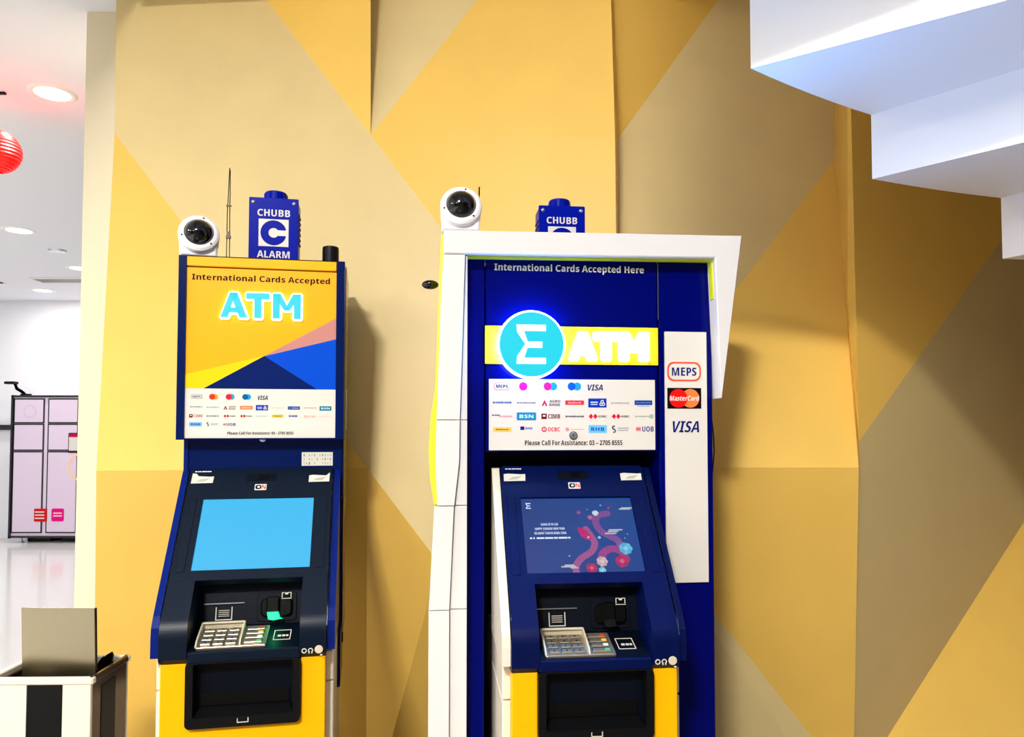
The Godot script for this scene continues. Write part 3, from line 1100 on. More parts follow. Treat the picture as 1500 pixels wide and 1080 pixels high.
	var pale := Color(0.62, 0.62, 0.64)
	sign_print(card, "printed_sign", [
		["pill", 172, 243, 622, 650, Color(0.45, 0.45, 0.47), "MEPS", Color(0.3, 0.3, 0.4)],
		["two", 287, 345, 618, 656, Color(0.87, 0.2, 0.08), Color(0.98, 0.62, 0.25)],
		["two", 393, 450, 618, 656, Color(0.80, 0.12, 0.22), Color(0.25, 0.58, 0.75)],
		["two", 499, 556, 618, 656, Color(0.0, 0.36, 0.58), Color(0.1, 0.6, 0.8)],
		["text", 594, 670, 628, 656, Color(0.08, 0.10, 0.36), "VISA", true, 0.2],
		["dashes", 168, 246, 700, 708, Color(0.5, 0.5, 0.56), 1.3],
		["dashes", 272, 352, 702, 710, pale, 1.3],
		["peak", 380, 458, 696, 722, Color(0.55, 0.08, 0.10), ["AGRO", "BANK"], Color(0.5, 0.48, 0.42)],
		["plate", 485, 567, 696, 720, Color(0.90, 0.48, 0.30), "AmBank", Color(0.95, 0.8, 0.7)],
		["knot", 588, 667, 690, 726, Color(0.02, 0.20, 0.62)],
		["dashes", 692, 774, 706, 712, Color(0.80, 0.74, 0.70), 1.3],
		["plate", 797, 877, 698, 720, Color(0.14, 0.28, 0.60), "", Color.WHITE],
		["dashes", 806, 868, 706, 713, Color(0.75, 0.8, 0.9), 1.0],
		["dashes", 903, 988, 704, 712, Color(0.78, 0.6, 0.6), 1.3],
		["plate", 1008, 1088, 696, 726, Color(0.02, 0.45, 0.56), "BSN", Color(0.75, 0.92, 0.95)],
		["square", 162, 246, 752, 774, Color(0.40, 0.05, 0.08), "CIMB", Color(0.70, 0.45, 0.45)],
		["dashes", 272, 352, 760, 768, Color(0.35, 0.35, 0.38), 1.3],
		["hexagon", 380, 458, 754, 774, Color(0.75, 0.12, 0.14), "HSBC"],
		["hexagon", 487, 565, 754, 774, Color(0.75, 0.12, 0.14), "HSBC"],
		["dashes", 590, 668, 761, 767, Color(0.68, 0.70, 0.64), 1.3],
		["plate", 693, 769, 754, 774, Color(0.95, 0.75, 0.25), "Maybank", Color(0.2, 0.15, 0.05)],
		["dashes", 805, 862, 756, 770, Color(0.30, 0.36, 0.55), 1.2],
		["ring", 905, 986, 758, 774, Color(0.85, 0.55, 0.5), "OCBC", Color(0.88, 0.60, 0.58)],
		["dashes", 1008, 1086, 764, 769, Color(0.82, 0.72, 0.68), 1.3],
		["plate", 163, 244, 804, 832, Color(0.45, 0.70, 0.88), "RHB", Color(0.1, 0.3, 0.6)],
		["swirl", 272, 350, 804, 832, Color(0.15, 0.25, 0.3), "", Color(0.3, 0.3, 0.3)],
		["bars", 378, 458, 810, 828, Color(0.78, 0.35, 0.3), "UOB", Color(0.25, 0.28, 0.42)],
		["text", 407, 836, 866, 886, Color(0.18, 0.14, 0.12), "Please Call For Assistance: 03 - 2705 8555", true],
	], -0.2155 - 133.0 * kx, 1.612 + 583.0 * ky, kx, ky, -0.104)
	g = G.new()
	g.ball("camera_white", Vector3(0.002, 1.461, -0.116), Vector3(0.009, 0.006, 0.009))
	obj("white_stud", g, t)
	# cables hanging down the right side of the cabinet
	g = G.new()
	g.tube("black_plastic", [Vector3(0.232, 1.36, -0.30), Vector3(0.236, 1.2, -0.31), Vector3(0.234, 1.0, -0.32), Vector3(0.232, 0.8, -0.31)], 0.003)
	obj("side_cable", g, t)


func glow_light(called: String, parent: Node, xf: Transform3D, size: Vector2, energy: float, c: Color) -> void:
	var l := AreaLight3D.new()
	l.name = called
	parent.add_child(l, true)
	l.transform = xf
	l.area_size = size
	l.light_energy = energy
	l.light_color = c
	l.shadow_enabled = true
	l.set("area_range", 30.0)
	l.set("area_attenuation", 2.0)


func screen_picture() -> ImageTexture:
	var w := 512
	var h := 384
	var im := Image.create(w, h, false, Image.FORMAT_RGB8)
	for y in h:
		for x in w:
			var f := clampf((float(h - y) / h) * 0.6 + float(x) / w * 0.5, 0, 1)
			im.set_pixel(x, y, Color(0.20, 0.25, 0.55).lerp(Color(0.02, 0.28, 0.60), f))
	var dab := func(cx: float, cy: float, r: float, c: Color) -> void:
		for y in range(maxi(0, int(cy - r)), mini(h, int(cy + r) + 1)):
			for x in range(maxi(0, int(cx - r)), mini(w, int(cx + r) + 1)):
				if (x - cx) * (x - cx) + (y - cy) * (y - cy) <= r * r:
					im.set_pixel(x, y, c)
	# the serpentine ribbon: three arcs
	var runs := [
		[[280, 165], [300, 205], [310, 240], [290, 280], [245, 310], [215, 345], [210, 384], 15.0, Color(0.66, 0.30, 0.55)],
		[[390, 85], [345, 95], [330, 130], [345, 175], [385, 205], [415, 225], [422, 245], 16.0, Color(0.50, 0.26, 0.58)],
		[[325, 320], [345, 285], [385, 268], [425, 285], [440, 320], 17.0, Color(0.62, 0.20, 0.52)],
	]
	for r in runs:
		var n: int = r.size() - 2
		for s in (n - 1) * 40:
			var k := s / 40
			var f := (s % 40) / 40.0
			var p0 := Vector2(r[maxi(k - 1, 0)][0], r[maxi(k - 1, 0)][1])
			var p1 := Vector2(r[k][0], r[k][1])
			var p2 := Vector2(r[k + 1][0], r[k + 1][1])
			var p3 := Vector2(r[mini(k + 2, n - 1)][0], r[mini(k + 2, n - 1)][1])
			var p := p1.cubic_interpolate(p2, p0, p3, f)
			dab.call(p.x, p.y, r[n], (r[n + 1] as Color).lightened(0.12 if int(s / 6) % 2 else 0.0))
	# leaf head
	for s in 40:
		var f := s / 39.0
		dab.call(lerpf(248, 292, f), lerpf(160, 220, f), 4.0 + 15.0 * sin(PI * f), Color(0.80, 0.08, 0.42))
	dab.call(286, 208, 5, Color(0.95, 0.8, 0.85))
	# cloud bands
	for q in [[150, 352, 62], [165, 345, 40], [190, 358, 30], [365, 190, 50], [380, 180, 45], [385, 172, 60], [450, 62, 50], [460, 56, 50]]:
		for x in int(q[2]):
			dab.call(q[0] + x, q[1], 3.0, Color(0.80, 0.80, 0.82))
	# blossoms
	for q in [[445, 268, 30, Color(0.40, 0.80, 0.95)], [418, 330, 30, Color(0.80, 0.10, 0.38)], [280, 360, 24, Color(0.80, 0.12, 0.36)], [330, 330, 25, Color(0.90, 0.76, 0.78)], [325, 372, 16, Color(0.55, 0.88, 0.95)], [335, 82, 15, Color(0.85, 0.95, 0.97)], [308, 105, 13, Color(0.75, 0.35, 0.62)], [258, 78, 13, Color(0.48, 0.25, 0.58)], [400, 55, 11, Color(0.38, 0.22, 0.55)]]:
		var c: Color = q[3]
		for k in 7:
			var an := TAU * k / 7.0
			dab.call(q[0] + cos(an) * q[2] * 0.6, q[1] + sin(an) * q[2] * 0.6, q[2] * 0.42, c.darkened(0.10 * (k % 2)))
		dab.call(q[0], q[1], q[2] * 0.35, c.lightened(0.35))
	for q in [[300, 62, 3], [365, 40, 4], [190, 300, 4], [465, 195, 3], [450, 215, 3], [335, 210, 7]]:
		dab.call(q[0], q[1], q[2], Color(0.7, 0.85, 0.95))
	return ImageTexture.create_from_image(im)


func right_machine() -> void:
	# the surround stands by itself round the machine
	var k := thing("kiosk_surround", Vector3(0.184, 0, -2.003), 6.0)
	tag(k, "royal blue kiosk surround with white angled frame and lit round emblem sign", "kiosk")
	var y0 := EYE
	var g := G.new()
	g.box("royal_gloss", Vector3(-0.276, 0.985, -0.20), Vector3(0.049, 1.97, 0.20), 0.002)
	g.box("royal_gloss", Vector3(-0.256, 0.985, -0.36), Vector3(0.012, 1.97, 0.16))
	obj("side_post", g, k)
	g = G.new()
	g.box("royal_gloss", Vector3(0.3235, 0.985, -0.20), Vector3(0.155, 1.97, 0.20), 0.002)
	g.box("royal_gloss", Vector3(0.252, 0.985, -0.36), Vector3(0.012, 1.97, 0.16))
	obj("side_panel", g, k)
	g = G.new()
	g.box("royal_gloss", Vector3(-0.0035, 1.70, -0.20), Vector3(0.489, 0.54, 0.20), 0.002)
	obj("header_panel", g, k)
	g = G.new()
	g.box("royal_gloss", Vector3(0.05, 0.975, -0.45), Vector3(0.70, 1.95, 0.02))
	obj("back_panel", g, k)
	g = G.new()
	g.box("royal_gloss", Vector3(0.05, 1.980, -0.38), Vector3(0.70, 0.02, 0.16))
	obj("roof_panel", g, k)
	# white frame: beam, tapering right end, segmented left leg
	g = G.new()
	g.ext("frame_white", PackedVector2Array([Vector2(-0.366, y0 + 0.466), Vector2(0.390, y0 + 0.472), Vector2(0.405, y0 + 0.08), Vector2(0.470, y0 + 0.537), Vector2(-0.366, y0 + 0.530)]), -0.15, -0.040, 0.003)
	obj("frame_beam", g, k)
	g = G.new()
	g.ext("frame_yellow", PackedVector2Array([Vector2(-0.304, y0 + 0.462), Vector2(0.388, y0 + 0.468), Vector2(0.390, y0 + 0.472), Vector2(-0.304, y0 + 0.466)]), -0.085, -0.06)
	g.ext("frame_yellow", PackedVector2Array([Vector2(0.387, y0 + 0.468), Vector2(0.3915, y0 + 0.36), Vector2(0.3935, y0 + 0.36), Vector2(0.390, y0 + 0.472)]), -0.085, -0.06)
	obj("frame_lining", g, k)
	var legs := [
		[[-0.366, 0.464], [-0.372, 0.36], [-0.383, 0.019], [-0.321, 0.019], [-0.308, 0.464]],
		[[-0.383, 0.017], [-0.385, -0.10], [-0.380, -0.21], [-0.335, -0.21], [-0.322, -0.09], [-0.321, 0.017]],
		[[-0.388, -0.212], [-0.401, -0.485], [-0.3475, -0.485], [-0.336, -0.212]],
		[[-0.402, -0.487], [-0.402, -1.498], [-0.3475, -1.498], [-0.3475, -0.487]],
	]
	var inner := [
		[[-0.3065, 0.464], [-0.3195, 0.019], [-0.301, 0.019], [-0.301, 0.464]],
		[[-0.3195, 0.017], [-0.3205, -0.09], [-0.3335, -0.21], [-0.301, -0.21], [-0.301, 0.017]],
		[[-0.3345, -0.212], [-0.346, -0.485], [-0.301, -0.485], [-0.301, -0.212]],
		[[-0.346, -0.487], [-0.346, -1.498], [-0.301, -1.498], [-0.301, -0.487]],
	]
	for i in 4:
		g = G.new()
		for two in [[legs[i], -0.040], [inner[i], -0.052]]:
			var p := PackedVector2Array()
			for q in two[0]:
				p.append(Vector2(q[0], y0 + q[1]))
			g.ext("frame_white", p, -0.16, two[1], 0.001)
		obj("frame_segment", g, k)
	g = G.new()
	g.ext("frame_yellow", PackedVector2Array([Vector2(-0.372, y0 + 0.525), Vector2(-0.387, y0 + 0.10), Vector2(-0.398, y0 + 0.03), Vector2(-0.404, y0 - 0.06), Vector2(-0.400, y0 - 0.14), Vector2(-0.388, y0 - 0.21), Vector2(-0.33, y0 - 0.21), Vector2(-0.33, y0 + 0.525)]), -0.20, -0.062, 0.002)
	obj("frame_side", g, k)
	g = G.new()
	g.ball("lens_black", Vector3(-0.402, y0 + 0.405, -0.17), Vector3(0.024, 0.013, 0.02))
	obj("side_lens", g, k)
	g = G.new()
	g.box("silver", Vector3(0.2435, 1.885, -0.0995), Vector3(0.0012, 0.16, 0.002))
	obj("panel_joint", g, k)
	g = G.new()
	text(g, "poster_white", "International Cards Accepted Here", -0.224, y0 + 0.430, 0.427, 0.026, -0.1)
	obj("lettering", g, k)
	# lit band with letters and the round emblem
	g = G.new()
	g.ext("sign_yellow", rect(-0.250, y0 + 0.174, 0.241, y0 + 0.280), -0.1, -0.094)
	obj("sign_band", g, k)
	var lit := Node3D.new()
	lit.name = "lit_letters"
	k.add_child(lit)
	lit.set_meta("label", "glowing white block letters")
	g = G.new()
	for s in atm_strokes(-0.012, y0 + 0.188, 0.222, 0.074):
		for w in Geometry2D.offset_polygon(s, 0.002, Geometry2D.JOIN_ROUND):
			g.ext("letter_white", w, -0.085, -0.076)
	obj("letter_faces", g, lit)
	g = G.new()
	for s in atm_strokes(-0.012, y0 + 0.188, 0.222, 0.074):
		for w in Geometry2D.offset_polygon(s, 0.005, Geometry2D.JOIN_ROUND):
			g.ext("halo_white", w, -0.094, -0.086)
	obj("letter_backs", g, lit)
	glow_light("letter_light", lit, Transform3D(Basis(Vector3.UP, PI), Vector3(0.1, y0 + 0.225, -0.07)), Vector2(0.22, 0.07), 0.06, Color(0.9, 0.97, 1.0))
	var em := Node3D.new()
	em.name = "round_emblem"
	k.add_child(em)
	em.set_meta("label", "round cyan glowing emblem with a white letter")
	g = G.new()
	g.ext("letter_cyan", disc(-0.125, y0 + 0.225, 0.0885, -1, 64), -0.063, -0.053, 0.001)
	obj("emblem_face", g, em)
	g = G.new()
	g.ext("halo_white", disc(-0.125, y0 + 0.225, 0.0945, -1, 64), -0.070, -0.0635)
	obj("emblem_rim", g, em)
	g = G.new()
	g.ext("halo_blue", disc(-0.125, y0 + 0.225, 0.082, -1, 64), -0.0935, -0.0705)
	obj("emblem_back", g, em)
	g = G.new()
	var e := PackedVector2Array()
	for q in [[297, 157], [460, 157], [460, 192], [338, 192], [358, 250], [440, 250], [440, 285], [358, 285], [340, 340], [460, 340], [460, 374], [297, 374], [300, 332], [345, 264], [300, 198]]:
		e.append(Vector2(-0.125 + (q[0] - 382) * 0.000495, y0 + 0.225 - (q[1] - 265) * 0.000495))
	g.ext("letter_white", e, -0.053, -0.050)
	obj("emblem_letter", g, em)
	glow_light("emblem_light", em, Transform3D(Basis(Vector3.UP, PI), Vector3(-0.125, y0 + 0.225, -0.047)), Vector2(0.16, 0.16), 1.8, Color(0.2, 0.6, 1.0))
	# bank card
	var kx := 0.469 / 955.0
	var ky := 0.197 / 405.0
	g = G.new()
	g.ext("poster_white", rect(-0.239, y0 - 0.065, 0.231, y0 + 0.132), -0.1, -0.094)
	var card := obj("card_panel", g, k)
	var navy := Color(0.06, 0.10, 0.40)
	var pale := Color(0.66, 0.64, 0.70)
	sign_print(card, "printed_sign", [
		["pill", 165, 258, 479, 524, Color(0.88, 0.5, 0.6), "MEPS", navy],
		["two", 308, 388, 477, 525, Color(0.88, 0.08, 0.5), Color(0.95, 0.70, 0.72)],
		["two", 448, 526, 477, 523, Color(0.78, 0.10, 0.45), Color(0.15, 0.55, 0.9)],
		["two", 586, 664, 477, 523, Color(0.02, 0.34, 0.78), Color(0.1, 0.6, 0.95)],
		["text", 695, 797, 489, 523, navy, "VISA", true, 0.2],
		["dashes", 160, 266, 588, 600, Color(0.25, 0.38, 0.62), 1.4],
		["dashes", 297, 402, 591, 599, Color(0.45, 0.40, 0.55), 1.4],
		["peak", 437, 543, 578, 613, Color(0.82, 0.08, 0.32), ["AGRO", "BANK"], Color(0.28, 0.24, 0.36)],
		["plate", 572, 680, 581, 606, Color(0.85, 0.16, 0.22), "AmBank", Color(0.95, 0.7, 0.7)],
		["knot", 705, 811, 569, 621, Color(0.02, 0.20, 0.66)],
		["dashes", 838, 944, 590, 600, pale, 1.4],
		["plate", 975, 1079, 579, 606, Color(0.06, 0.24, 0.60), "", Color.WHITE],
		["dashes", 985, 1070, 588, 597, Color(0.45, 0.6, 0.85), 1.2],
		["dashes", 992, 1064, 611, 615, Color(0.4, 0.5, 0.75), 1.0],
		["dashes", 155, 200, 662, 670, Color(0.2, 0.2, 0.4), 1.2],
		["dashes", 196, 272, 668, 678, Color(0.85, 0.55, 0.62), 1.2],
		["plate", 295, 405, 650, 695, Color(0.05, 0.52, 0.70), "BSN", Color(0.78, 0.93, 0.97)],
		["square", 435, 542, 657, 688, Color(0.42, 0.04, 0.14), "CIMB", Color(0.38, 0.06, 0.2)],
		["dashes", 574, 680, 668, 678, Color(0.28, 0.24, 0.34), 1.4],
		["hexagon", 706, 812, 657, 687, Color(0.82, 0.08, 0.22), "HSBC"],
		["hexagon", 840, 944, 657, 687, Color(0.82, 0.08, 0.22), "HSBC"],
		["dashes", 978, 1060, 668, 676, Color(0.55, 0.62, 0.56), 1.4],
		["plate", 1062, 1084, 660, 684, Color(0.62, 0.70, 0.64), "", Color.WHITE],
		["plate", 162, 265, 734, 761, Color(0.95, 0.76, 0.38), "Maybank", Color(0.2, 0.14, 0.05)],
		["plate", 315, 338, 730, 750, Color(0.10, 0.14, 0.45), "", Color.WHITE],
		["dashes", 344, 384, 734, 748, Color(0.45, 0.48, 0.72), 1.2],
		["ring", 436, 542, 732, 762, Color(0.85, 0.10, 0.28), "OCBC", Color(0.85, 0.14, 0.30)],
		["ring", 574, 680, 737, 757, Color(0.82, 0.35, 0.42), "", Color(0.75, 0.6, 0.62)],
		["plate", 706, 812, 722, 768, Color(0.42, 0.74, 0.90), "RHB", Color(0.05, 0.35, 0.72)],
		["swirl", 840, 944, 724, 768, Color(0.08, 0.25, 0.35), "", Color(0.25, 0.4, 0.45)],
		["bars", 982, 1086, 730, 760, Color(0.85, 0.2, 0.3), "UOB", Color(0.12, 0.22, 0.5)],
		["text", 341, 902, 808, 838, Color(0.08, 0.07, 0.12), "Please Call For Assistance: 03 – 2705 8555", true],
	], -0.239 - 138.0 * kx, y0 + 0.132 + 460.0 * ky, kx, ky, -0.094)
	g = G.new()
	g.ext(ink(Color(0.2, 0.18, 0.18)), disc(-0.239 + 480 * kx, y0 + 0.132 - 322 * ky, 0.0115), -0.094, -0.090, 0.001)
	g.ext("silver", disc(-0.239 + 480 * kx, y0 + 0.132 - 322 * ky, 0.0095), -0.090, -0.0885, 0.0005)
	g.box("black_plastic", Vector3(-0.239 + 480 * kx, y0 + 0.132 - 322 * ky, -0.0884), Vector3(0.002, 0.006, 0.001))
	obj("key_lock", g, k)
	# tall white strip with three card marks
	g = G.new()
	g.ext("poster_white", rect(0.261, y0 - 0.438, 0.383, y0 + 0.270), -0.1, -0.094)
	var strip := obj("card_strip", g, k)
	sign_print(strip, "printed_sign", [
		["pill", 0, 100, 0, 56, Color(0.88, 0.32, 0.20), "MEPS", navy],
		["text", 8, 100, 170, 202, navy, "VISA", true, 0.22],
	], 0.267, y0 + 0.184, 0.00099, 0.00099, -0.094)
	g = G.new()
	g.ext(ink(Color(0.06, 0.02, 0.03)), rect(0.267, y0 + 0.051, 0.366, y0 + 0.110), -0.094, -0.0936)
	g.ext(ink(Color(0.95, 0.48, 0.22)), disc(0.334, y0 + 0.0805, 0.0265), -0.0936, -0.0933)
	g.ext(ink(Color(0.88, 0.07, 0.06)), disc(0.299, y0 + 0.0805, 0.0265), -0.0933, -0.0930)
	text(g, "poster_white", "MasterCard", 0.2735, y0 + 0.0735, 0.086, 0.0145, -0.0930, true, 0.15)
	obj("printed_sign", g, strip)
	g = G.new()
	g.tube("black_plastic", [Vector3(0.401, y0 + 0.03, -0.11), Vector3(0.407, y0 - 0.02, -0.11), Vector3(0.409, y0 - 0.07, -0.11), Vector3(0.403, y0 - 0.13, -0.11)], 0.002)
	obj("loose_cable", g, k)

	# the machine inside it
	var t := thing("cash_machine", Vector3(0.184, 0, -2.003), 6.0)
	tag(t, "cash machine with a festive dragon picture on screen inside the blue kiosk", "cash machine")
	cash_machine(t, 1.218, true)
	var slope := Transform3D(Basis(Vector3.RIGHT, deg_to_rad(-40.0)), Vector3(0, 1.218, 0))
	g = G.new()
	g.xf = slope
	g.ext("black_plastic", rect(-0.1535, -0.1155, 0.1535, 0.1155), -0.020, -0.0055)
	var scr := obj("screen", g, t)
	var face := MeshInstance3D.new()
	face.name = "screen_face"
	var qm := QuadMesh.new()
	qm.size = Vector2(0.306, 0.230)
	var sm := StandardMaterial3D.new()
	sm.resource_name = "screen_picture"
	sm.albedo_color = Color(0.02, 0.02, 0.03)
	sm.roughness = 0.15
	sm.emission_enabled = true
	sm.emission_texture = screen_picture()
	sm.emission = Color(0, 0, 0)
	sm.emission_energy_multiplier = 0.5
	qm.material = sm
	face.mesh = qm
	face.transform = slope * Transform3D(Basis(), Vector3(0, 0, -0.005))
	scr.add_child(face)
	lamp_mat("screen_text", Color(0.86, 0.90, 0.98), 0.6)
	g = G.new()
	g.xf = slope
	text(g, "screen_text", "GONG XI FA CAI", -0.105, 0.028, 0.046, 0.007, -0.0048, true, 0.0, 0.0003)
	text(g, "screen_text", "HAPPY CHINESE NEW YEAR", -0.122, 0.0145, 0.080, 0.007, -0.0048, true, 0.0, 0.0003)
	text(g, "screen_text", "SELAMAT TAHUN BARU CINA", -0.125, 0.001, 0.086, 0.007, -0.0048, true, 0.0, 0.0003)
	for q in [[-0.138, 0.006], [-0.129, 0.004], [-0.120, 0.020], [-0.098, 0.022], [-0.074, 0.010], [-0.062, 0.024], [-0.036, 0.006]]:
		g.box("screen_text", Vector3(q[0] + q[1] * 0.5, -0.0105, -0.0047), Vector3(q[1], 0.005, 0.0003))
	var mk := PackedVector2Array()
	for q in [[297, 157], [460, 157], [460, 192], [338, 192], [358, 250], [440, 250], [440, 285], [358, 285], [340, 340], [460, 340], [460, 374], [297, 374], [300, 332], [345, 264], [300, 198]]:
		mk.append(Vector2(-0.134 + (q[0] - 382) * 0.000085, 0.091 - (q[1] - 265) * 0.000085))
	g.ext("screen_text", mk, -0.0048, -0.0045)
	obj("screen_lettering", g, scr)
	glow_light("screen_light", scr, Transform3D(slope.basis * Basis(Vector3.UP, PI), slope * Vector3(0, 0, 0.004)), Vector2(0.30, 0.225), 0.02, Color(0.2, 0.35, 0.8))


# ---------------------------------------------------------------- things standing on the machines
func dome_camera(at: Vector3, turn: float, label: String) -> void:
	var t := thing("dome_camera", at, turn)
	tag(t, label, "camera", "dome cameras on the cash machines")
	var g := G.new()
	# wedge mount: stands on the roof and carries the tilted round housing
	g.ext("camera_white", PackedVector2Array([Vector2(-0.052, 0.0), Vector2(0.052, 0.0), Vector2(0.054, 0.05), Vector2(-0.054, 0.05)]), -0.06, 0.022, 0.006)
	obj("mount", g, t)
	var face := Transform3D(Basis(Vector3.RIGHT, deg_to_rad(78.0)), Vector3(0, 0.064, 0.0))
	g = G.new()
	g.xf = face
	g.lathe("camera_white", [Vector2(0.0, -0.055), Vector2(0.050, -0.055), Vector2(0.056, -0.045), Vector2(0.0575, 0.020), Vector2(0.056, 0.027), Vector2(0.050, 0.032), Vector2(0.041, 0.034), Vector2(0.040, 0.028), Vector2(0.0, 0.028)], 40)
	var h := obj("housing", g, t)
	for a in [75.0, 195.0, 315.0]:
		g = G.new()
		g.xf = face
		g.ball("black_plastic", Vector3(cos(deg_to_rad(a)) * 0.0475, 0.0325, -sin(deg_to_rad(a)) * 0.0475), Vector3(0.003, 0.0015, 0.003), -90, 90, 10, 6)
		obj("screw", g, h)
	g = G.new()
	g.xf = face
	g.ball("dome_glass", Vector3(0, 0.030, 0), Vector3(0.040, 0.030, 0.040), 0, 90)
	obj("dome", g, t)
	g = G.new()
	g.xf = face
	g.ball("lens_black", Vector3(0, 0.026, 0), Vector3(0.036, 0.018, 0.036), 0, 90)
	g.lathe("silver", [Vector2(0.015, 0.045), Vector2(0.013, 0.052), Vector2(0.010, 0.050)], 20)
	g.box("silver", Vector3(-0.012, 0.044, -0.014), Vector3(0.016, 0.003, 0.004), 0.0008)
	g.box("silver", Vector3(0.010, 0.044, -0.016), Vector3(0.010, 0.003, 0.005), 0.0008)
	obj("camera_core", g, t)


func alarm_box(at: Vector3, turn: float, label: String) -> void:
	var t := thing("alarm_box", at, turn)
	tag(t, label, "alarm", "blue alarm boxes on the cash machines")
	var g := G.new()
	g.box("alarm_blue", Vector3(0, 0.0985, -0.045), Vector3(0.142, 0.197, 0.09), 0.004)
	obj("case", g, t)
	g = G.new()
	g.ext("alarm_blue", rrect(-0.073, 0.0, 0.073, 0.199, 0.003, 2), -0.002, 0.003, 0.001)
	var plate := obj("cover_plate", g, t)
	for s in [-1.0, 1.0]:
		g = G.new()
		g.ball("silver", Vector3(s * 0.060, 0.184, 0.003), Vector3(0.0065, 0.0065, 0.004), -90, 90, 14, 8)
		obj("screw", g, plate)
	g = G.new()
	text(g, "poster_white", "CHUBB", -0.048, 0.142, 0.096, 0.021, 0.003)
	g.ext("poster_white", rect(-0.044, 0.049, 0.044, 0.133), 0.003, 0.0036)
	g.ext("alarm_blue", arc_band(0.0, 0.091, 0.015, 0.0385, 32, 328, 40), 0.0036, 0.0042)
	g.ext("alarm_blue", PackedVector2Array([Vector2(0.012, 0.100), Vector2(0.0325, 0.112), Vector2(0.036, 0.104), Vector2(0.036, 0.0995)]), 0.0036, 0.0041)
	g.ext("alarm_blue", PackedVector2Array([Vector2(0.012, 0.082), Vector2(0.0325, 0.070), Vector2(0.036, 0.078), Vector2(0.036, 0.0825)]), 0.0036, 0.0041)
	text(g, "poster_white", "ALARM", -0.048, 0.014, 0.096, 0.021, 0.003)
	obj("printed_badge", g, plate)
	g = G.new()
	g.xf = Transform3D(Basis(), Vector3(0, 0.197, -0.045))
	g.lathe("alarm_blue", [Vector2(0.034, 0.0), Vector2(0.034, 0.027), Vector2(0.031, 0.031), Vector2(0.0, 0.032)], 32)
	for q in 9:
		var a := TAU * q / 9.0
		g.box("alarm_blue", Vector3(cos(a) * 0.034, 0.013, sin(a) * 0.034), Vector3(0.004, 0.024, 0.004), 0.001)
	obj("beacon_cap", g, t)
	g = G.new()
	for s in [-1.0, 1.0]:
		for q in 6:
			g.box("alarm_blue", Vector3(s * 0.072, 0.07 + q * 0.017, -0.045), Vector3(0.005, 0.006, 0.06), 0.001)
	obj("side_vent", g, t)


func roof_devices() -> void:
	var lt := Transform3D(Basis(Vector3.UP, deg_to_rad(11.0)), Vector3(-0.722, 0, -2.125))
	var rt := Transform3D(Basis(Vector3.UP, deg_to_rad(6.0)), Vector3(0.184, 0, -2.003))
	dome_camera(lt * Vector3(-0.190, 2.0022, -0.135), 22.0, "white dome camera on the yellow sign box beside the twin antenna")
	dome_camera(rt * Vector3(-0.318, 2.0375, -0.095), 6.0, "white dome camera on the corner of the white kiosk frame")
	alarm_box(lt * Vector3(0.0215, 2.0022, -0.155), 11.0, "blue alarm box with white lettering standing on the yellow sign box")
	alarm_box(rt * Vector3(0.005, 1.9902, -0.32), 6.0, "blue alarm box half hidden behind the white kiosk frame")
	# twin whip antenna
	var t := thing("twin_antenna", lt * Vector3(-0.118, 2.0022, -0.20), 11.0)
	tag(t, "thin double rod antenna standing on the yellow sign box", "antenna")
	var g := G.new()
	g.tube("antenna", [Vector3(-0.005, 0.012, 0), Vector3(-0.004, 0.16, 0), Vector3(0.001, 0.30, 0)], 0.0014, 6)
	obj("rod", g, t)
	g = G.new()
	g.tube("antenna", [Vector3(0.004, 0.012, 0), Vector3(0.003, 0.16, 0), Vector3(0.003, 0.292, 0)], 0.0014, 6)
	obj("rod", g, t)
	g = G.new()
	g.box("antenna", Vector3(0, 0.083, 0), Vector3(0.015, 0.010, 0.006), 0.001)
	g.box("antenna", Vector3(0, 0.092, 0), Vector3(0.011, 0.016, 0.005), 0.001)
	g.box("antenna", Vector3(0, 0.181, 0), Vector3(0.016, 0.005, 0.005), 0.001)
	obj("clamp", g, t)
	g = G.new()
	for s in [-1.0, 1.0]:
		g.xf = Transform3D(Basis(), Vector3(s * 0.005, 0, 0))
		g.lathe("black_plastic", [Vector2(0.0, 0.0), Vector2(0.004, 0.0), Vector2(0.0032, 0.018), Vector2(0.0, 0.019)], 12)
	obj("foot", g, t)
	# black round aerial
	t = thing("round_aerial", lt * Vector3(0.190, 2.0022, -0.19), 11.0)
	tag(t, "short black cylinder aerial standing on the yellow sign box", "aerial")
	g = G.new()
	g.lathe("black_satin", [Vector2(0.0, 0.006), Vector2(0.0255, 0.006), Vector2(0.0255, 0.055), Vector2(0.0245, 0.062), Vector2(0.020, 0.064), Vector2(0.0, 0.0645)], 32)
	obj("cap", g, t)
	g = G.new()
	g.lathe("black_plastic", [Vector2(0.0, 0.0), Vector2(0.0275, 0.0), Vector2(0.0275, 0.006), Vector2(0.0, 0.0065)], 32)
	obj("base", g, t)
	# single thin aerial behind the kiosk frame
	t = thing("thin_aerial", rt * Vector3(-0.253, 1.9902, -0.32), 6.0)
	tag(t, "thin black aerial behind the white kiosk frame", "aerial")
	g = G.new()
	g.tube("black_plastic", [Vector3(0, 0.0, 0), Vector3(0, 0.225, 0)], 0.0012, 6)
	obj("rod", g, t)
	g = G.new()
	g.tube("black_plastic", [Vector3(0, 0.225, 0), Vector3(0, 0.25, 0)], 0.0022, 8)
	g.tube("black_plastic", [Vector3(0, 0.0, 0), Vector3(0, 0.02, 0)], 0.006, 10)
	obj("tip_and_foot", g, t)


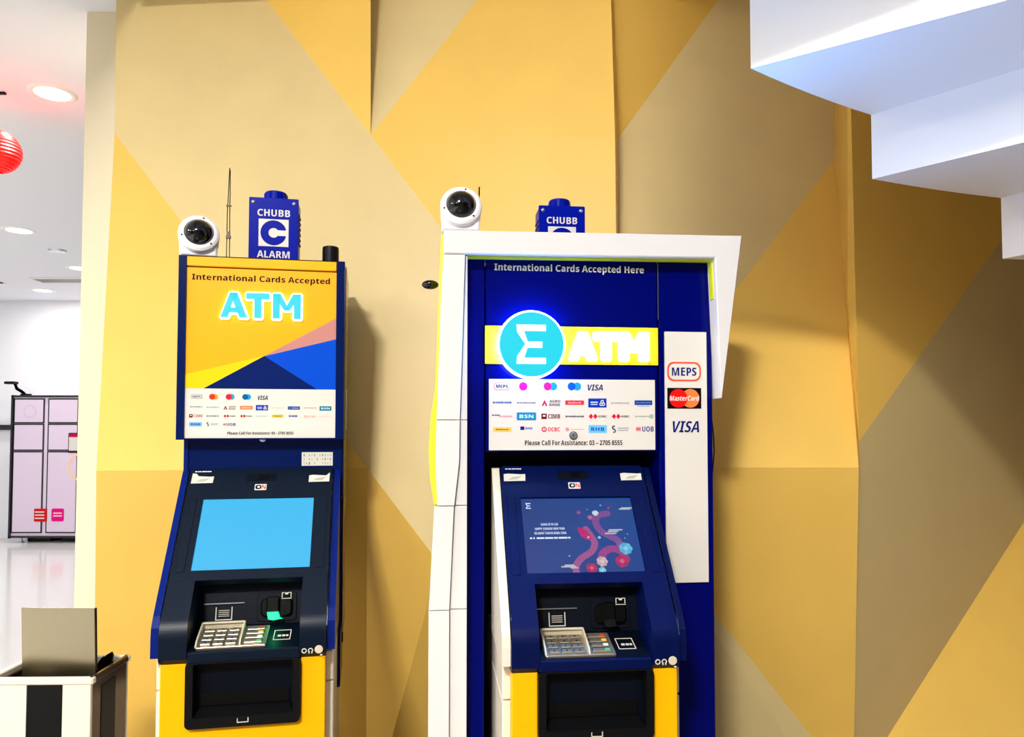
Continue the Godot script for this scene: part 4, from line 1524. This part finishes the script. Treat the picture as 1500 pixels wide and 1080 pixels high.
# ---------------------------------------------------------------- litter bin
func litter_bin() -> void:
	var t := thing("litter_bin", Vector3(-1.245, 0, -2.10), 1.5)
	tag(t, "steel litter bin with a black stripe and an upright metal flap", "bin")
	var h := 0.838
	var g := G.new()
	g.box("machine_white", Vector3(-0.083, h * 0.5, 0.096), Vector3(0.104, h - 0.03, 0.012), 0.001)
	g.box("machine_white", Vector3(0.0985, h * 0.5, 0.096), Vector3(0.073, h - 0.03, 0.012), 0.001)
	obj("front_panel", g, t)
	g = G.new()
	g.box("black_satin", Vector3(0.0155, h * 0.5, 0.0945), Vector3(0.097, h - 0.03, 0.010))
	obj("black_stripe", g, t)
	for s in [-1.0, 1.0]:
		g = G.new()
		g.box("bronze", Vector3(s * 0.129, h * 0.5, 0), Vector3(0.012, h - 0.03, 0.19), 0.001)
		g.box("black_satin", Vector3(s * 0.1355, h * 0.5 - 0.01, 0.01), Vector3(0.002, h - 0.05, 0.075))
		obj("side_panel", g, t)
	g = G.new()
	g.box("machine_white", Vector3(0, h * 0.5, -0.096), Vector3(0.27, h - 0.03, 0.012), 0.001)
	obj("rear_panel", g, t)
	g = G.new()
	g.box("machine_white", Vector3(0, h - 0.007, 0.096), Vector3(0.284, 0.018, 0.018), 0.003)
	g.box("machine_white", Vector3(0, h - 0.007, -0.096), Vector3(0.284, 0.018, 0.014), 0.003)
	g.box("machine_white", Vector3(-0.133, h - 0.007, 0), Vector3(0.018, 0.018, 0.20), 0.003)
	obj("rim", g, t)
	g = G.new()
	g.box("bronze", Vector3(0.133, h - 0.007, 0), Vector3(0.016, 0.018, 0.206), 0.004)
	obj("side_rim", g, t)
	g = G.new()
	g.box("bin_bag", Vector3(0, 0.04, 0), Vector3(0.245, 0.02, 0.178))
	g.box("bin_bag", Vector3(0, h * 0.5, -0.088), Vector3(0.245, h - 0.06, 0.003))
	g.box("bin_bag", Vector3(0, h * 0.5, 0.087), Vector3(0.245, h - 0.06, 0.003))
	for s in [-1.0, 1.0]:
		g.box("bin_bag", Vector3(s * 0.121, h * 0.5, 0), Vector3(0.003, h - 0.06, 0.178))
	obj("liner", g, t)
	g = G.new()
	g.xf = Transform3D(Basis(Vector3.UP, deg_to_rad(-4.0)) * Basis(Vector3.RIGHT, deg_to_rad(3.0)), Vector3(0.012, h - 0.02, 0.03))
	g.box("steel", Vector3(0, 0.09, 0), Vector3(0.205, 0.20, 0.004), 0.0008)
	g.box("bronze", Vector3(0.101, 0.09, -0.004), Vector3(0.004, 0.20, 0.008))
	obj("flap", g, t)
	g = G.new()
	for q in [[0.085, 0.02, 0.0], [0.105, 0.035, 20.0], [0.10, 0.015, -30.0]]:
		g.xf = Transform3D(Basis(Vector3.FORWARD, deg_to_rad(q[2])), Vector3(q[0], h - 0.02 + q[1], -0.05))
		g.ext("black_plastic", PackedVector2Array([Vector2(-0.02, -0.03), Vector2(0.018, -0.03), Vector2(0.012, 0.004), Vector2(0.004, 0.012), Vector2(-0.006, 0.0)]), -0.004, 0.004)
	obj("bag_edge", g, t)


# ---------------------------------------------------------------- the far end of the hall
func hall_things() -> void:
	# parcel lockers
	var t := thing("parcel_locker", Vector3(-6.48, 0, -9.75))
	tag(t, "lilac parcel locker with black edged doors at the far wall", "locker")
	var w := 1.30
	var g := G.new()
	g.box("locker_lilac", Vector3(w * 0.5, 0.985, -0.20), Vector3(w, 1.83, 0.40), 0.004)
	obj("body", g, t)
	g = G.new()
	for q in [[0.0, 0.985, 0.025, 1.85], [w, 0.985, 0.025, 1.85]]:
		g.box("locker_black", Vector3(q[0], q[1], 0.006), Vector3(q[2], q[3], 0.03))
	g.box("locker_black", Vector3(w * 0.5, 1.895, 0.006), Vector3(w + 0.02, 0.025, 0.03))
	g.box("locker_black", Vector3(w * 0.5, 0.08, 0.006), Vector3(w + 0.02, 0.025, 0.03))
	obj("edging", g, t)
	for c in 3:
		for r in [[1.545, 1.865], [1.19, 1.535], [0.13, 1.18]]:
			g = G.new()
			var x0: float = 0.02 + c * 0.445
			g.box("locker_black", Vector3(x0 + 0.195, (r[0] + r[1]) * 0.5, 0.002), Vector3(0.40, r[1] - r[0] + 0.006, 0.008))
			g.box("locker_lilac", Vector3(x0 + 0.195, (r[0] + r[1]) * 0.5, 0.006), Vector3(0.366, r[1] - r[0] - 0.028, 0.012), 0.002)
			var dr := obj("door", g, t)
			if c == 0 and r[0] > 1.5:
				g = G.new()
				for hh in 2:
					g.ext(ink(Color(0.80, 0.77, 0.86)), arc_band(x0 + 0.21, 1.70, 0.07, 0.085, 180.0 * hh, 180.0 * hh + 180.0, 12), 0.012, 0.0135)
				obj("round_mark", g, dr)
	g = G.new()
	g.box(ink(Color(0.80, 0.06, 0.12)), Vector3(0.40, 0.36, 0.015), Vector3(0.165, 0.165, 0.006))
	for r in 3:
		g.box("poster_white", Vector3(0.39, 0.40 - r * 0.04, 0.0185), Vector3(0.12, 0.016, 0.002))
	obj("red_sticker", g, t)
	g = G.new()
	g.ext(ink(Color(0.88, 0.05, 0.52)), rrect(0.54, 0.28, 0.70, 0.445, 0.02), 0.010, 0.016)
	for r in 2:
		g.box("poster_white", Vector3(0.62, 0.385 - r * 0.035, 0.0165), Vector3(0.11, 0.016, 0.002))
	obj("pink_sticker", g, t)
	g = G.new()
	g.ext(ink(Color(0.25, 0.12, 0.22)), rrect(0.735, 1.16, 0.90, 1.42, 0.015), 0.010, 0.015)
	g.ext("poster_white", rrect(0.745, 1.19, 0.89, 1.40, 0.01), 0.015, 0.0165)
	g.box(ink(Color(0.72, 0.04, 0.28)), Vector3(0.8175, 1.385, 0.017), Vector3(0.145, 0.04, 0.002))
	obj("phone_picture", g, t)
	g = G.new()
	for hh in 2:
		g.ext(ink(Color(0.96, 0.80, 0.62)), arc_band(0.92, 0.98, 0.16, 0.185, 100.0 + 80 * hh, 180.0 + 80 * hh, 12), 0.012, 0.0145)
	obj("curved_mark", g, t)
	for x in [0.12, w - 0.12]:
		g = G.new()
		g.xf = Transform3D(Basis(), Vector3(x, 0, -0.05))
		g.lathe("silver", [Vector2(0.0, 0.0), Vector2(0.035, 0.0), Vector2(0.035, 0.012), Vector2(0.014, 0.018), Vector2(0.014, 0.075), Vector2(0.0, 0.075)], 14)
		obj("foot", g, t)
	g = G.new()
	g.box("black_plastic", Vector3(0.30, 0.04, -0.25), Vector3(0.30, 0.075, 0.25))
	g.box("black_plastic", Vector3(0.90, 0.04, -0.25), Vector3(0.60, 0.075, 0.25))
	obj("plinth", g, t)
	# camera arm on the corner of the lockers
	t = thing("locker_camera", Vector3(-6.46, 1.9075, -9.85))
	tag(t, "small black camera arm on top of the lilac lockers", "camera")
	g = G.new()
	g.tube("black_plastic", [Vector3(0.06, 0.024, 0), Vector3(0.02, 0.055, 0), Vector3(-0.03, 0.09, 0.02), Vector3(-0.04, 0.15, 0.04)], 0.02)
	g.box("black_plastic", Vector3(0.08, 0.012, 0), Vector3(0.12, 0.024, 0.06), 0.004)
	obj("arm", g, t)
	g = G.new()
	g.box("black_plastic", Vector3(-0.085, 0.165, 0.05), Vector3(0.13, 0.035, 0.10), 0.006)
	obj("head", g, t)
	# dark handrail on the far wall
	t = thing("wall_rail", Vector3(-7.7, 1.49, -10.2))
	tag(t, "dark horizontal rail on the far white wall beside the lilac lockers", "rail")
	g = G.new()
	g.box("locker_black", Vector3(0, 0, 0.05), Vector3(2.0, 0.07, 0.04), 0.006)
	obj("bar", g, t)
	for x in [-0.8, 0.0, 0.8]:
		g = G.new()
		g.box("locker_black", Vector3(x, 0, 0.016), Vector3(0.04, 0.04, 0.034))
		obj("bracket", g, t)
	# round downlights
	for q in [[Vector3(-2.37, CEIL, -3.81), 0.10, "large glowing round downlight in the ceiling beside the red lantern"], [Vector3(-4.32, CEIL, -6.52), 0.12, "glowing round downlight in the ceiling next to the round sounder"], [Vector3(-4.69, CEIL, -8.09), 0.12, "round downlight glowing beside the longer slot vent"], [Vector3(-5.92, CEIL, -9.42), 0.12, "round downlight glowing beyond the slot vents near the far wall"]]:
		t = thing("round_downlight", q[0])
		tag(t, q[2], "ceiling light", "round downlights")
		g = G.new()
		g.lathe("white_paint", [Vector2(q[1] * 0.82, -0.004), Vector2(q[1], -0.008), Vector2(q[1] * 1.15, 0.0)], 32)
		obj("ring", g, t)
		g = G.new()
		g.lathe("panel_glow", [Vector2(0.0, -0.006), Vector2(q[1] * 0.84, -0.006), Vector2(q[1] * 0.84, -0.001), Vector2(0, -0.001)], 32)
		obj("diffuser", g, t)
		area("downlight", t, Vector3(0, -0.012, 0), Vector3(-90, 0, 0), Vector2(q[1], q[1]) * 1.4, 1.6, Color(1.0, 0.98, 0.95))
	# slot vents and a round sounder
	for q in [[-5.25, -8.73, 0.62, "longer of the two"], [-6.33, -8.8, 0.5, "shorter of the two"]]:
		t = thing("slot_vent", Vector3(q[0], CEIL, q[1]))
		tag(t, "dark slot vent in the hall ceiling " + q[3], "vent")
		g = G.new()
		g.box("black_plastic", Vector3(0, -0.006, 0), Vector3(q[2], 0.012, 0.22))
		obj("slot", g, t)
		for s in [-1.0, 1.0]:
			g = G.new()
			g.box("white_paint", Vector3(0, -0.008, s * 0.12), Vector3(q[2] + 0.04, 0.016, 0.02), 0.003)
			obj("edge", g, t)
	t = thing("ceiling_sounder", Vector3(-4.43, CEIL, -7.26))
	tag(t, "small round grey sounder in the hall ceiling", "sounder")
	g = G.new()
	g.lathe("silver", [Vector2(0.0, -0.016), Vector2(0.07, -0.016), Vector2(0.085, 0.0)], 28)
	obj("cover", g, t)
	# red paper lantern
	t = thing("red_lantern", Vector3(-2.64, EYE + 1.41, -3.80))
	tag(t, "small round red paper lantern hanging from the hall ceiling", "lantern")
	g = G.new()
	for k in 16:
		var a0 := deg_to_rad(-75.0 + 150.0 * k / 16)
		var a1 := deg_to_rad(-75.0 + 150.0 * (k + 1) / 16)
		var am := (a0 + a1) * 0.5
		g.lathe("lantern_red", [Vector2(cos(a0) * 0.108, sin(a0) * 0.108), Vector2(cos(am) * 0.112, sin(am) * 0.111), Vector2(cos(a1) * 0.108, sin(a1) * 0.108)], 30)
	obj("paper_globe", g, t)
	g = G.new()
	g.tube("antenna", [Vector3(0, 0.104, 0), Vector3(0, CEIL - EYE - 1.41, 0)], 0.0015, 6)
	obj("cord", g, t)
	g = G.new()
	g.box("black_plastic", Vector3(0.0, CEIL - EYE - 1.41 - 0.006, 0), Vector3(0.07, 0.012, 0.02), 0.003)
	obj("hook", g, t)
